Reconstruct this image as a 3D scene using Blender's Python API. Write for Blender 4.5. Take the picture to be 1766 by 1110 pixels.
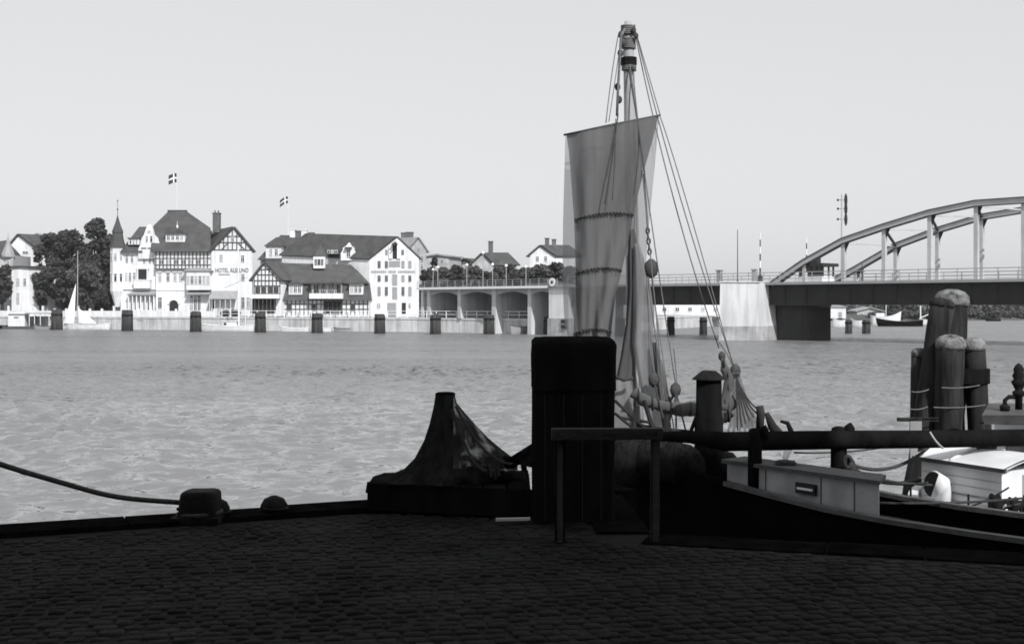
import bpy, math, random
import numpy as np
from mathutils import Vector, Matrix
V = Vector
random.seed(7)
for o in list(bpy.data.objects):
    bpy.data.objects.remove(o)
S = bpy.context.scene
C = S.collection
F = 2132.0          # focal length of the photograph in its own pixels (1766 wide)
CAMZ = 3.9          # lens height above the water; the quay lies at 2.15
QZ = 2.15
HAZE = 0.00013
WAVE = 0.27        # rms slope of the wavelets near the quay

# ------------------------------------------------------------------ camera, sky, sun, exposure
cam = bpy.data.cameras.new('camera')
cam.sensor_width = 36.0
cam.lens = 36.0 * F / 1766.0
cam.shift_y = -30.0 / 1766.0
cam.clip_start = 0.1
cam.clip_end = 9000
camo = bpy.data.objects.new('camera', cam)
C.objects.link(camo)
camo.location = (0, 0, CAMZ)
camo.rotation_euler = (math.pi / 2, 0, 0)
S.camera = camo

SUN_EL = math.radians(42)
sx, sy = 0.45, -0.893                       # horizontal direction towards the sun: behind the camera, to the right
sun_dir = V((sx * math.cos(SUN_EL), sy * math.cos(SUN_EL), math.sin(SUN_EL))).normalized()
w = bpy.data.worlds.new('World')
S.world = w
w.use_nodes = True
nt = w.node_tree
nt.nodes.clear()
sky = nt.nodes.new('ShaderNodeTexSky')
sky.sky_type = 'NISHITA'
sky.sun_disc = False
sky.sun_elevation = SUN_EL
sky.sun_rotation = math.atan2(sx, sy)
sky.air_density = 1.0
sky.dust_density = 2.5
bw = nt.nodes.new('ShaderNodeRGBToBW')
pw = nt.nodes.new('ShaderNodeMath'); pw.operation = 'POWER'; pw.inputs[1].default_value = 0.22
tint = nt.nodes.new('ShaderNodeVectorMath'); tint.operation = 'SCALE'
tint.inputs[0].default_value = (0.985, 0.998, 1.017)
bg = nt.nodes.new('ShaderNodeBackground')
bg.inputs[1].default_value = 0.15
sc_ = nt.nodes.new('ShaderNodeMath'); sc_.operation = 'MULTIPLY'; sc_.inputs[1].default_value = 3.85
out = nt.nodes.new('ShaderNodeOutputWorld')
nt.links.new(sky.outputs[0], bw.inputs[0])
nt.links.new(bw.outputs[0], pw.inputs[0])
nt.links.new(pw.outputs[0], sc_.inputs[0])
nt.links.new(sc_.outputs[0], tint.inputs['Scale'])
nt.links.new(tint.outputs[0], bg.inputs[0])
nt.links.new(bg.outputs[0], out.inputs[0])

sun = bpy.data.lights.new('sun', 'SUN')
sun.energy = 4.2
sun.angle = math.radians(0.53)
sun.color = (1.0, 0.985, 0.965)
suno = bpy.data.objects.new('sun', sun)
C.objects.link(suno)
suno.rotation_euler = sun_dir.to_track_quat('Z', 'Y').to_euler()

S.view_settings.view_transform = 'Standard'
S.view_settings.look = 'None'
S.view_settings.exposure = 0.0
S.view_settings.gamma = 1.0
S.view_settings.use_curve_mapping = False
S.cycles.filter_width = 1.7            # the softness of the old lens and paper
S.cycles.max_bounces = 6
S.cycles.diffuse_bounces = 2
S.cycles.glossy_bounces = 3
S.cycles.transmission_bounces = 3
S.cycles.transparent_max_bounces = 6

# ------------------------------------------------------------------ materials
MATS = {}
def tone(v):
    return (v * 0.99, v, v * 1.025, 1)

def mat(name, v, rough=0.85, var=0.18, scale=3.0, bump=0.0, bscale=None, spec=0.3, streak=0.0, metal=0.0, v2=None, stretch=(1, 1, 1)):
    m = bpy.data.materials.new(name)
    m.use_nodes = True
    n = m.node_tree.nodes; l = m.node_tree.links
    b = n['Principled BSDF']
    b.inputs['Roughness'].default_value = rough
    b.inputs['Specular IOR Level'].default_value = spec
    b.inputs['Metallic'].default_value = metal
    g = n.new('ShaderNodeNewGeometry')
    mp = n.new('ShaderNodeMapping'); mp.inputs['Scale'].default_value = stretch
    l.new(g.outputs['Position'], mp.inputs[0])
    t = n.new('ShaderNodeTexNoise'); t.inputs['Scale'].default_value = scale; t.inputs['Detail'].default_value = 5
    t.inputs['Roughness'].default_value = 0.62
    l.new(mp.outputs[0], t.inputs[0])
    r = n.new('ShaderNodeValToRGB')
    lo, hi = v * (1 - var), v2 if v2 else v * (1 + var)
    r.color_ramp.elements[0].position = 0.32; r.color_ramp.elements[0].color = tone(lo)
    r.color_ramp.elements[1].position = 0.68; r.color_ramp.elements[1].color = tone(hi)
    l.new(t.outputs[0], r.inputs[0])
    col = r.outputs[0]
    if streak:                                  # run-down dirt streaks with a shape of their own
        mp2 = n.new('ShaderNodeMapping'); mp2.inputs['Scale'].default_value = (1.6, 1.6, 0.12)
        l.new(g.outputs['Position'], mp2.inputs[0])
        t2 = n.new('ShaderNodeTexNoise'); t2.inputs['Scale'].default_value = 1.3; t2.inputs['Detail'].default_value = 4
        l.new(mp2.outputs[0], t2.inputs[0])
        r2 = n.new('ShaderNodeValToRGB')
        r2.color_ramp.elements[0].position = 0.35; r2.color_ramp.elements[0].color = (streak, streak, streak, 1)
        r2.color_ramp.elements[1].position = 0.55; r2.color_ramp.elements[1].color = (1, 1, 1, 1)
        l.new(t2.outputs[0], r2.inputs[0])
        mx = n.new('ShaderNodeMix'); mx.data_type = 'RGBA'; mx.blend_type = 'MULTIPLY'; mx.inputs[0].default_value = 1.0
        l.new(col, mx.inputs[6]); l.new(r2.outputs[0], mx.inputs[7])
        col = mx.outputs[2]
    l.new(col, b.inputs['Base Color'])
    if bump:
        t3 = n.new('ShaderNodeTexNoise'); t3.inputs['Scale'].default_value = bscale or scale * 4; t3.inputs['Detail'].default_value = 6
        l.new(mp.outputs[0], t3.inputs[0])
        bp = n.new('ShaderNodeBump'); bp.inputs['Strength'].default_value = bump; bp.inputs['Distance'].default_value = 0.02
        l.new(t3.outputs[0], bp.inputs['Height'])
        l.new(bp.outputs[0], b.inputs['Normal'])
    MATS[name] = m
    return m

mat('plaster', 0.72, 0.9, 0.1, 0.45, streak=0.86)
mat('plaster_grey', 0.42, 0.9, 0.12, 0.4, streak=0.88)
mat('white_trim', 0.76, 0.7, 0.05, 1.0)
mat('roof_tile', 0.066, 0.75, 0.28, 0.8, v2=0.09)
mat('roof_slate', 0.06, 0.6, 0.25, 0.9)
mat('roof_pale', 0.3, 0.8, 0.15, 0.8)
mat('timber', 0.08, 0.8, 0.3, 2.0)
mat('glass', 0.03, 0.12, 0.3, 0.4, spec=0.5)
mat('glass_curtain', 0.3, 0.4, 0.3, 0.8)
mat('opening', 0.025, 0.9, 0.2, 1.0)  # near-black slabs stand in for shade inside recesses; also dark signs and joints
mat('door', 0.3, 0.7, 0.1, 1.0)
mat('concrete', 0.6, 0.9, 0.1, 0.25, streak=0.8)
mat('concrete_shaded', 0.035, 0.9, 0.3, 0.3, streak=0.7)  # concrete with the shade under the decks put into its colour, plus streaks
mat('granite', 0.36, 0.9, 0.25, 0.6, streak=0.7)
mat('quay_stone', 0.56, 0.9, 0.2, 0.3, streak=0.72)
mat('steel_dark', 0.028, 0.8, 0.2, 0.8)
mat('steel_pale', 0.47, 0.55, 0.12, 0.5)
mat('rail_grey', 0.30, 0.6, 0.1, 0.6)
mat('lettering', 0.16, 0.8, 0.15, 1.0)
mat('pile', 0.027, 0.9, 0.65, 7.0, 1.0, 22, spec=0.15, stretch=(1, 1, 0.12))
mat('pile_far', 0.045, 0.9, 0.4, 1.2, stretch=(2, 2, 0.3))
mat('pile_cap', 0.12, 0.9, 0.6, 8.0, 1.0, 30, spec=0.1, v2=0.3)
mat('tarred', 0.011, 0.85, 0.4, 4.0, 0.7, 18, spec=0.0, stretch=(1, 1, 0.3))
mat('fence_wood', 0.024, 0.8, 0.35, 5.0, 0.8, 30, stretch=(0.4, 1, 1))
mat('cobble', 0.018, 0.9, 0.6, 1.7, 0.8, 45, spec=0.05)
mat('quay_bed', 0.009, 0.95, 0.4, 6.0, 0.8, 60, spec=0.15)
mat('iron', 0.013, 0.8, 0.4, 8.0, 0.5, 60, spec=0.1)
mat('rope', 0.06, 0.9, 0.4, 40.0, 0.8, 160)
mat('rope_pale', 0.35, 0.9, 0.2, 40.0)
mat('net', 0.035, 0.95, 0.5, 9.0, 1.0, 60, spec=0.1)
mat('hull_black', 0.0035, 0.9, 0.3, 2.0, 0.3, 20, spec=0.0)
mat('gunwale', 0.075, 0.7, 0.3, 5.0, 0.4, 30)
mat('deck_dark', 0.009, 0.8, 0.3, 6.0)
mat('deck_box', 0.42, 0.7, 0.15, 3.0, 0.25, 25, streak=0.75)
mat('roof_restaurant', 0.075, 0.75, 0.25, 0.8)
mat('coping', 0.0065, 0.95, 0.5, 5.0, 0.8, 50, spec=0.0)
mat('block_wood', 0.06, 0.8, 0.3, 20.0)
mat('rigging', 0.16, 0.9, 0.2, 20.0)
mat('boat_white', 0.74, 0.45, 0.07, 2.0, streak=0.85)
mat('boat_grey', 0.3, 0.6, 0.12, 2.0)
mat('mast_wood', 0.4, 0.6, 0.2, 4.0, 0.3, 30, stretch=(1, 1, 0.2))
mat('canvas_white', 0.82, 0.9, 0.05, 1.0)
mat('bark', 0.05, 0.95, 0.3, 4.0)
mat('hill', 0.07, 0.95, 0.4, 0.15)
mat('hedge_ground', 0.075, 0.95, 0.3, 0.2)
mat('paving', 0.36, 0.95, 0.15, 0.3)
mat('cloth_dark', 0.04, 0.9, 0.2, 3.0)
mat('cloth_pale', 0.45, 0.9, 0.2, 3.0)
mat('skin', 0.35, 0.7, 0.1, 3.0)
mat('flag_field', 0.05, 0.9, 0.1, 3.0)
mat('brick_wall', 0.12, 0.9, 0.25, 1.5)
mat('lamp_white', 0.8, 0.4, 0.03, 1.0)

def leaf_mat(name, lo, hi):
    m = bpy.data.materials.new(name); m.use_nodes = True
    n = m.node_tree.nodes; l = m.node_tree.links
    b = n['Principled BSDF']; b.inputs['Roughness'].default_value = 0.7; b.inputs['Specular IOR Level'].default_value = 0.2
    g = n.new('ShaderNodeNewGeometry')
    r = n.new('ShaderNodeValToRGB')
    r.color_ramp.elements[0].color = tone(lo); r.color_ramp.elements[1].color = tone(hi)
    l.new(g.outputs['Random Per Island'], r.inputs[0])
    l.new(r.outputs[0], b.inputs['Base Color'])
    tr = n.new('ShaderNodeBsdfTranslucent'); l.new(r.outputs[0], tr.inputs[0])
    mx = n.new('ShaderNodeMixShader'); mx.inputs[0].default_value = 0.2
    l.new(b.outputs[0], mx.inputs[1]); l.new(tr.outputs[0], mx.inputs[2])
    l.new(mx.outputs[0], n['Material Output'].inputs[0])
    MATS[name] = m
leaf_mat('leaf_dark', 0.035, 0.085)
leaf_mat('leaf_mid', 0.06, 0.13)
leaf_mat('leaf_pale', 0.09, 0.2)

def sail_mat(name, v, trans, weave=260, thin=0.0):
    m = bpy.data.materials.new(name); m.use_nodes = True
    n = m.node_tree.nodes; l = m.node_tree.links
    n.remove(n['Principled BSDF'])
    g = n.new('ShaderNodeNewGeometry')
    t = n.new('ShaderNodeTexNoise'); t.inputs['Scale'].default_value = 2.2; t.inputs['Detail'].default_value = 6
    mp = n.new('ShaderNodeMapping'); mp.inputs['Scale'].default_value = (3.0, 1, 0.5)
    l.new(g.outputs['Position'], mp.inputs[0]); l.new(mp.outputs[0], t.inputs[0])
    r = n.new('ShaderNodeValToRGB')
    r.color_ramp.elements[0].position = 0.3; r.color_ramp.elements[0].color = tone(v * 0.86)
    r.color_ramp.elements[1].position = 0.7; r.color_ramp.elements[1].color = tone(v * 1.12)
    l.new(t.outputs[0], r.inputs[0])
    # seams between the cloths
    wv = n.new('ShaderNodeTexWave'); wv.inputs['Scale'].default_value = 1.15; wv.inputs['Distortion'].default_value = 0.6
    l.new(g.outputs['Position'], wv.inputs[0])
    r2 = n.new('ShaderNodeValToRGB')
    r2.color_ramp.elements[0].position = 0.0; r2.color_ramp.elements[0].color = (0.93, 0.93, 0.93, 1)
    r2.color_ramp.elements[1].position = 0.02; r2.color_ramp.elements[1].color = (1, 1, 1, 1)
    l.new(wv.outputs[0], r2.inputs[0])
    mu = n.new('ShaderNodeMix'); mu.data_type = 'RGBA'; mu.blend_type = 'MULTIPLY'; mu.inputs[0].default_value = 1
    l.new(r.outputs[0], mu.inputs[6]); l.new(r2.outputs[0], mu.inputs[7])
    d = n.new('ShaderNodeBsdfDiffuse'); d.inputs['Roughness'].default_value = 0.5
    tr = n.new('ShaderNodeBsdfTranslucent')
    l.new(mu.outputs[2], d.inputs[0]); l.new(mu.outputs[2], tr.inputs[0])
    bp = n.new('ShaderNodeBump'); bp.inputs['Strength'].default_value = 0.7; bp.inputs['Distance'].default_value = 0.06
    l.new(t.outputs[0], bp.inputs['Height']); l.new(bp.outputs[0], d.inputs['Normal'])
    mx = n.new('ShaderNodeMixShader'); mx.inputs[0].default_value = trans
    l.new(d.outputs[0], mx.inputs[1]); l.new(tr.outputs[0], mx.inputs[2])
    last = mx
    if thin:
        tp = n.new('ShaderNodeBsdfTransparent')
        m2 = n.new('ShaderNodeMixShader'); m2.inputs[0].default_value = thin
        l.new(mx.outputs[0], m2.inputs[1]); l.new(tp.outputs[0], m2.inputs[2])
        last = m2
    l.new(last.outputs[0], n['Material Output'].inputs[0])
    MATS[name] = m
sail_mat('sail', 0.18, 0.3, thin=0.12)
sail_mat('sail_back', 0.42, 0.4, thin=0.35)

def net_mat():
    m = bpy.data.materials.new('net'); m.use_nodes = True
    n = m.node_tree.nodes; l = m.node_tree.links; b = n['Principled BSDF']
    b.inputs['Base Color'].default_value = tone(0.022); b.inputs['Roughness'].default_value = 0.95; b.inputs['Specular IOR Level'].default_value = 0.05
    g = n.new('ShaderNodeNewGeometry')
    mp = n.new('ShaderNodeMapping'); mp.inputs['Rotation'].default_value = (0, math.radians(-35), 0); mp.inputs['Scale'].default_value = (1, 1, .25)
    l.new(g.outputs['Position'], mp.inputs[0])
    t = n.new('ShaderNodeTexNoise'); t.inputs['Scale'].default_value = 7.5; t.inputs['Detail'].default_value = 6; l.new(mp.outputs[0], t.inputs[0])
    r = n.new('ShaderNodeMapRange'); r.inputs[1].default_value = .46; r.inputs[2].default_value = .66; r.inputs[3].default_value = 0.04; r.inputs[4].default_value = .6
    l.new(t.outputs[0], r.inputs[0])
    tp = n.new('ShaderNodeBsdfTransparent'); mx = n.new('ShaderNodeMixShader')
    l.new(r.outputs[0], mx.inputs[0]); l.new(b.outputs[0], mx.inputs[1]); l.new(tp.outputs[0], mx.inputs[2])
    bp = n.new('ShaderNodeBump'); bp.inputs['Strength'].default_value = 1; bp.inputs['Distance'].default_value = .05
    l.new(t.outputs[0], bp.inputs['Height']); l.new(bp.outputs[0], b.inputs['Normal'])
    l.new(mx.outputs[0], n['Material Output'].inputs[0]); MATS['net'] = m
net_mat()

mat('net_solid', 0.018, 0.95, 0.5, 14.0, 1.0, 70, spec=0.0, stretch=(1, 1, .4))

# ------------------------------------------------------------------ geometry helpers
def P(px, py, Y):
    """The point at depth Y that the photograph shows at its pixel (px, py)."""
    return V(((px - 883.0) / F * Y, Y, CAMZ - (py - 525.0) / F * Y))

ORG = {}
class MB:
    def __init__(s): s.v = []; s.f = []
    def add(s, vs, fs):
        k = len(s.v); s.v += [V(p) for p in vs]; s.f += [tuple(i + k for i in f) for f in fs]; return s
    def box(s, a, b):
        x0, y0, z0 = a; x1, y1, z1 = b
        return s.hexa([(x0, y0, z0), (x1, y0, z0), (x1, y1, z0), (x0, y1, z0), (x0, y0, z1), (x1, y0, z1), (x1, y1, z1), (x0, y1, z1)])
    def hexa(s, p):
        return s.add(p, [(0, 3, 2, 1), (4, 5, 6, 7), (0, 1, 5, 4), (1, 2, 6, 5), (2, 3, 7, 6), (3, 0, 4, 7)])
    def bar(s, a, b, wd, h=None, up=(0, 0, 1)):
        a = V(a); b = V(b); h = h or wd; d = (b - a).normalized(); up = V(up)
        if abs(d.dot(up)) > 0.98: up = V((0, 1, 0))
        x = d.cross(up).normalized(); z = x.cross(d)
        q = []
        for p in (a, b):
            q += [p - x * wd / 2 - z * h / 2, p + x * wd / 2 - z * h / 2, p + x * wd / 2 + z * h / 2, p - x * wd / 2 + z * h / 2]
        return s.add(q, [(0, 1, 2, 3), (7, 6, 5, 4), (0, 4, 5, 1), (1, 5, 6, 2), (2, 6, 7, 3), (3, 7, 4, 0)])
    def prism(s, poly, vec):
        n = len(poly); vec = V(vec); poly = [V(p) for p in poly]
        return s.add(poly + [p + vec for p in poly], [tuple(range(n - 1, -1, -1)), tuple(range(n, 2 * n))] + [(i, (i + 1) % n, n + (i + 1) % n, n + i) for i in range(n)])
    def tube(s, pts, r, n=8):
        pts = [V(p) for p in pts]; m = len(pts)
        rs = r if isinstance(r, (list, tuple)) else [r] * m
        k = len(s.v); prev = None
        for i, p in enumerate(pts):
            d = (pts[min(i + 1, m - 1)] - pts[max(i - 1, 0)]).normalized()
            if prev is None:
                x = d.cross(V((0, 0, 1)) if abs(d.z) < 0.9 else V((0, 1, 0))).normalized()
            else:
                x = (prev - d * prev.dot(d)).normalized()
            prev = x; y = d.cross(x)
            for j in range(n):
                a = 2 * math.pi * j / n
                s.v.append(p + (x * math.cos(a) + y * math.sin(a)) * rs[i])
        for i in range(m - 1):
            for j in range(n):
                a = k + i * n + j; b = k + i * n + (j + 1) % n
                s.f.append((a, b, b + n, a + n))
        s.f.append(tuple(k + j for j in range(n - 1, -1, -1)))
        s.f.append(tuple(k + (m - 1) * n + j for j in range(n)))
        return s
    def lathe(s, c, prof, n=16, sq=1.0, jit=0.0, rot=0.0):
        c = V(c); k = len(s.v)
        for (r, z) in prof:
            for j in range(n):
                a = 2 * math.pi * j / n + rot; rr = r * (1 + random.uniform(-jit, jit))
                s.v.append(c + V((math.cos(a) * rr, math.sin(a) * rr * sq, z)))
        for i in range(len(prof) - 1):
            for j in range(n):
                a = k + i * n + j; b = k + i * n + (j + 1) % n
                s.f.append((a, b, b + n, a + n))
        s.f.append(tuple(k + j for j in range(n - 1, -1, -1)))
        s.f.append(tuple(k + (len(prof) - 1) * n + j for j in range(n)))
        return s
    def grid(s, rows):
        k = len(s.v); m = len(rows); n = len(rows[0])
        for r in rows: s.v += [V(p) for p in r]
        for i in range(m - 1):
            for j in range(n - 1):
                a = k + i * n + j
                s.f.append((a, a + 1, a + n + 1, a + n))
        return s
    def build(s, name, m, parent=None, smooth=False, org=None):
        if parent is not None: o0 = ORG[parent.name]
        elif org is not None: o0 = V(org)
        else:
            lo = [min(p[i] for p in s.v) for i in range(3)]; hi = [max(p[i] for p in s.v) for i in range(3)]
            o0 = V(((lo[0] + hi[0]) / 2, (lo[1] + hi[1]) / 2, lo[2]))
        me = bpy.data.meshes.new(name)
        me.from_pydata([p - o0 for p in s.v], [], s.f)
        me.materials.append(MATS[m])
        if smooth: me.polygons.foreach_set('use_smooth', [True] * len(me.polygons))
        me.update()
        return link(name, me, parent, o0)
def link(name, me, parent, o0):
    o = bpy.data.objects.new(name, me); C.objects.link(o)
    if parent is None: o.location = o0
    else: o.parent = parent
    ORG[o.name] = V(o0)
    return o
def tag(o, label=None, cat=None, group=None, kind=None):
    if label: o['label'] = label
    if cat: o['category'] = cat
    if group: o['group'] = group
    if kind: o['kind'] = kind
    return o
def thing(name, label, cat, loc, group=None):
    o = bpy.data.objects.new(name, None); C.objects.link(o); o.location = loc; ORG[o.name] = V(loc)
    o.empty_display_size = 0.2
    return tag(o, label, cat, group)
UNIT = {}
def cube(name, m, parent, a, b):
    """A box part that shares one unit mesh per material."""
    if m not in UNIT:
        x = MB().box((-.5, -.5, -.5), (.5, .5, .5)); me = bpy.data.meshes.new('unit_' + m)
        me.from_pydata(x.v, [], x.f); me.materials.append(MATS[m]); UNIT[m] = me
    a = V(a); b = V(b); c = (a + b) / 2
    o = bpy.data.objects.new(name, UNIT[m]); C.objects.link(o); o.parent = parent
    o.location = c - ORG[parent.name]; o.scale = [max(abs(b[i] - a[i]), 1e-4) for i in range(3)]
    return o
def stick(name, m, parent, a, b, wd, h=None):
    """A straight timber or bar between two points that shares the unit mesh."""
    o = cube(name, m, parent, (0, 0, 0), (1, 1, 1)); a = V(a); b = V(b); d = b - a
    o.location = (a + b) / 2 - ORG[parent.name]
    o.scale = (wd, h or wd, d.length)
    o.rotation_mode = 'QUATERNION'; o.rotation_quaternion = d.to_track_quat('Z', 'Y')
    return o
class Face:
    """A frontal facade plane at depth Y measured in photograph pixels."""
    def __init__(s, Y): s.Y = Y; s.k = Y / F
    def p(s, px, py, d=0.0):
        q = P(px, py, s.Y); q.y += d; return q
    def box(s, mb, x0, x1, y0, y1, d0, d1):
        a = s.p(x0, y1, d0); b = s.p(x1, y0, d1); return mb.box(a, b)
    def cube(s, name, m, parent, x0, x1, y0, y1, d0, d1):
        return cube(name, m, parent, s.p(x0, y1, d0), s.p(x1, y0, d1))
WM = {}
def window(f, parent, cx, cy, wpx, hpx, d=0.0, frame='white_trim', pane='glass', mull=1, name='window'):
    """A window on facade f: proud frame with mullions, a dark pane as its sub-part."""
    wd, h = wpx * f.k, hpx * f.k
    key = (round(wd, 2), round(h, 2), frame, mull)
    if key not in WM:
        x = MB(); t = min(0.09, wd * 0.12)
        x.box((-wd / 2 - t, -.07, -h / 2 - t), (-wd / 2, .05, h / 2 + t)).box((wd / 2, -.07, -h / 2 - t), (wd / 2 + t, .05, h / 2 + t))
        x.box((-wd / 2, -.07, h / 2), (wd / 2, .05, h / 2 + t)).box((-wd / 2, -.11, -h / 2 - t), (wd / 2, .05, -h / 2))
        for i in range(mull): 
            xx = -wd / 2 + wd * (i + 1) / (mull + 1); x.box((xx - .03, -.055, -h / 2), (xx + .03, .0, h / 2))
        x.box((-wd / 2, -.052, h * .18), (wd / 2, .0, h * .18 + .05))
        me = bpy.data.meshes.new(name); me.from_pydata(x.v, [], x.f); me.materials.append(MATS[frame]); WM[key] = me
    c = f.p(cx, cy, d)
    o = bpy.data.objects.new(name, WM[key]); C.objects.link(o); o.parent = parent; o.location = c - ORG[parent.name]
    ORG[o.name] = c
    if pane == 'glass' and random.random() < .3: pane = 'glass_curtain'
    cube('pane', pane, o, c + V((-wd / 2, -.03, -h / 2)), c + V((wd / 2, .02, h / 2)))
    return o
def text_mesh(name, s, size, loc, m, parent, wide=1.0, ext=0.02):
    cu = bpy.data.curves.new('txt', 'FONT'); cu.body = s; cu.size = size; cu.extrude = ext; cu.align_x = 'CENTER'
    t = bpy.data.objects.new('txt', cu); C.objects.link(t)
    me = bpy.data.meshes.new_from_object(t.evaluated_get(bpy.context.evaluated_depsgraph_get()))
    bpy.data.objects.remove(t); bpy.data.curves.remove(cu)
    me.transform(Matrix.Rotation(math.pi / 2, 4, 'X') @ Matrix.Diagonal((wide, 1, 1, 1)))
    me.materials.clear(); me.materials.append(MATS[m])
    o = bpy.data.objects.new(name, me); C.objects.link(o); o.parent = parent; o.location = V(loc) - ORG[parent.name]
    return o
def leaves_mesh(name, centers, radii, n, size, m, parent=None, org=None, squash=0.85, seed=1):
    """n leaf-clump faces spread through the shells of the given clumps."""
    rng = np.random.default_rng(seed)
    cs = np.array([list(c) for c in centers]); rs = np.array(radii)
    pr = rs ** 2; idx = rng.choice(len(rs), n, p=pr / pr.sum())
    d = rng.normal(size=(n, 3)); d /= np.linalg.norm(d, axis=1)[:, None]
    rr = rs[idx] * (0.55 + 0.5 * rng.random(n) ** 0.6)
    p = cs[idx] + d * rr[:, None] * np.array([1, 1, squash])
    t1 = rng.normal(size=(n, 3)) ; nn = d * 0.7 + rng.normal(size=(n, 3)) * 0.5
    nn /= np.linalg.norm(nn, axis=1)[:, None]
    t1 -= nn * (t1 * nn).sum(1)[:, None]; t1 /= np.linalg.norm(t1, axis=1)[:, None]
    t2 = np.cross(nn, t1); sz = size * (0.6 + 0.8 * rng.random(n))[:, None]
    q = np.stack([p - t1 * sz, p + t2 * sz * .7, p + t1 * sz, p - t2 * sz * .7], 1).reshape(-1, 3)
    o0 = ORG[parent.name] if parent else V(org)
    q -= np.array(list(o0))
    me = bpy.data.meshes.new(name)
    me.vertices.add(4 * n); me.vertices.foreach_set('co', q.ravel())
    me.loops.add(4 * n); me.loops.foreach_set('vertex_index', np.arange(4 * n))
    me.polygons.add(n); me.polygons.foreach_set('loop_start', np.arange(n) * 4)
    me.materials.append(MATS[m]); me.update(calc_edges=True)
    return link(name, me, parent, o0)
def tree(label, base, h, rx, m='leaf_dark', n=2600, size=0.32, group=None, seed=1, name='tree', trunk=0.35, clumps=26):
    rd = random.Random(seed); base = V(base)
    t = thing(name, label, 'tree' if name.endswith('tree') else 'shrub', base, group)
    x = MB(); r0 = h * 0.028 + .05
    top = base + V((rd.uniform(-.1, .1) * rx, 0, h * .8))
    x.tube([base - V((0, 0, .2)), base + V((0, 0, h * trunk)), base.lerp(top, .7), top], [r0 * 1.2, r0 * .85, r0 * .5, r0 * .15], 7)
    cs, rs = [], []
    for i in range(clumps):
        a = rd.uniform(0, 2 * math.pi); zz = rd.uniform(-1, 1); q = math.sqrt(1 - zz * zz) * rd.uniform(.45, .95)
        zc = h * (trunk + (1 - trunk) * .5) ; hz = h * (1 - trunk) * .5
        rad = rx * rd.uniform(.2, .42)
        c = base + V((math.cos(a) * q * rx * .8, math.sin(a) * q * rx * .8, zc + zz * (hz - rad * .6)))
        cs.append(c); rs.append(rad)
        if i % 4 == 0:
            s0 = base + V((0, 0, h * rd.uniform(trunk * .8, .55)))
            x.tube([s0, s0.lerp(c, .6) + V((0, 0, .1 * rad)), c], [r0 * .45, r0 * .25, r0 * .08], 5)
    x.build('trunk', 'bark', t, True)
    leaves_mesh('crown', cs, rs, n, size, m, t, seed=seed)
    return t
def person(label, base, h, rz=0, cloth='cloth_dark', seat=False, lean=0.0):
    """Body as one skinned surface, head with hair or cap, small in the picture."""
    t = thing('person', label, 'person', base)
    s = h / 1.75
    if seat: pts = [(0, 0, .5), (0, 0, .78), (0, 0, 1.02), (0, 0, 1.12), (-.1, 0, .5), (-.11, -.4, .5), (-.11, -.42, .06), (-.11, -.56, .04), (.1, 0, .5), (.11, -.4, .5), (.11, -.42, .06), (.11, -.56, .04), (-.2, 0, 1.0), (-.24, -.1, .75), (-.2, -.32, .62), (.2, 0, 1.0), (.24, -.1, .75), (.2, -.32, .62)]
    else: pts = [(0, 0, .95), (0, 0, 1.2), (0, 0, 1.42), (0, 0, 1.53), (-.1, 0, .9), (-.1, -.05, .5), (-.1, .06, .08), (-.1, -.1, .04), (.1, 0, .9), (.1, .02, .5), (.11, -.02, .08), (.11, -.17, .04), (-.2, 0, 1.4), (-.26, .02, 1.13), (-.25, -.1, .88), (.2, 0, 1.4), (.26, .02, 1.13), (.24, -.12, .88)]
    E = [(0, 1), (1, 2), (2, 3), (0, 4), (4, 5), (5, 6), (6, 7), (0, 8), (8, 9), (9, 10), (10, 11), (2, 12), (12, 13), (13, 14), (2, 15), (15, 16), (16, 17)]
    R = [.15, .15, .15, .06, .1, .075, .05, .045, .1, .075, .05, .045, .07, .05, .035, .07, .05, .035]
    rot = Matrix.Rotation(rz, 3, 'Z')
    me = bpy.data.meshes.new('body'); me.from_pydata([rot @ (V(p) * s) for p in pts], E, [])
    me.materials.append(MATS[cloth])
    o = bpy.data.objects.new('body', me); C.objects.link(o); o.parent = t; ORG[o.name] = V(base)
    md = o.modifiers.new('skin', 'SKIN'); md.use_smooth_shade = True
    for i, r in enumerate(R): me.skin_vertices[0].data[i].radius = (r * s, r * s * (.75 if i < 3 else 1))
    me.skin_vertices[0].data[0].use_root = True
    o.modifiers.new('sub', 'SUBSURF').levels = 1
    o.modifiers['sub'].render_levels = 1
    hz = pts[3][2] + .12
    x = MB().lathe(V(base) + V((0, 0, hz * s)), [(.03 * s, -.13 * s), (.075 * s, -.08 * s), (.095 * s, 0), (.08 * s, .07 * s), (.03 * s, .115 * s)], 10)
    nz = rot @ V((0, -.1 * s, 0)); x.lathe(V(base) + V((0, 0, (hz - .02) * s)) + nz, [(.005, -.025 * s), (.018 * s, -.02 * s), (.006, .03 * s)], 5)
    x.build('head', 'skin', t, True)
    MB().lathe(V(base) + V((0, 0.012, (hz + .03) * s)), [(.1 * s, -.02 * s), (.104 * s, .03 * s), (.085 * s, .085 * s), (.03 * s, .11 * s)], 10).build('cap', 'cloth_dark', t, True)
    return t

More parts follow.
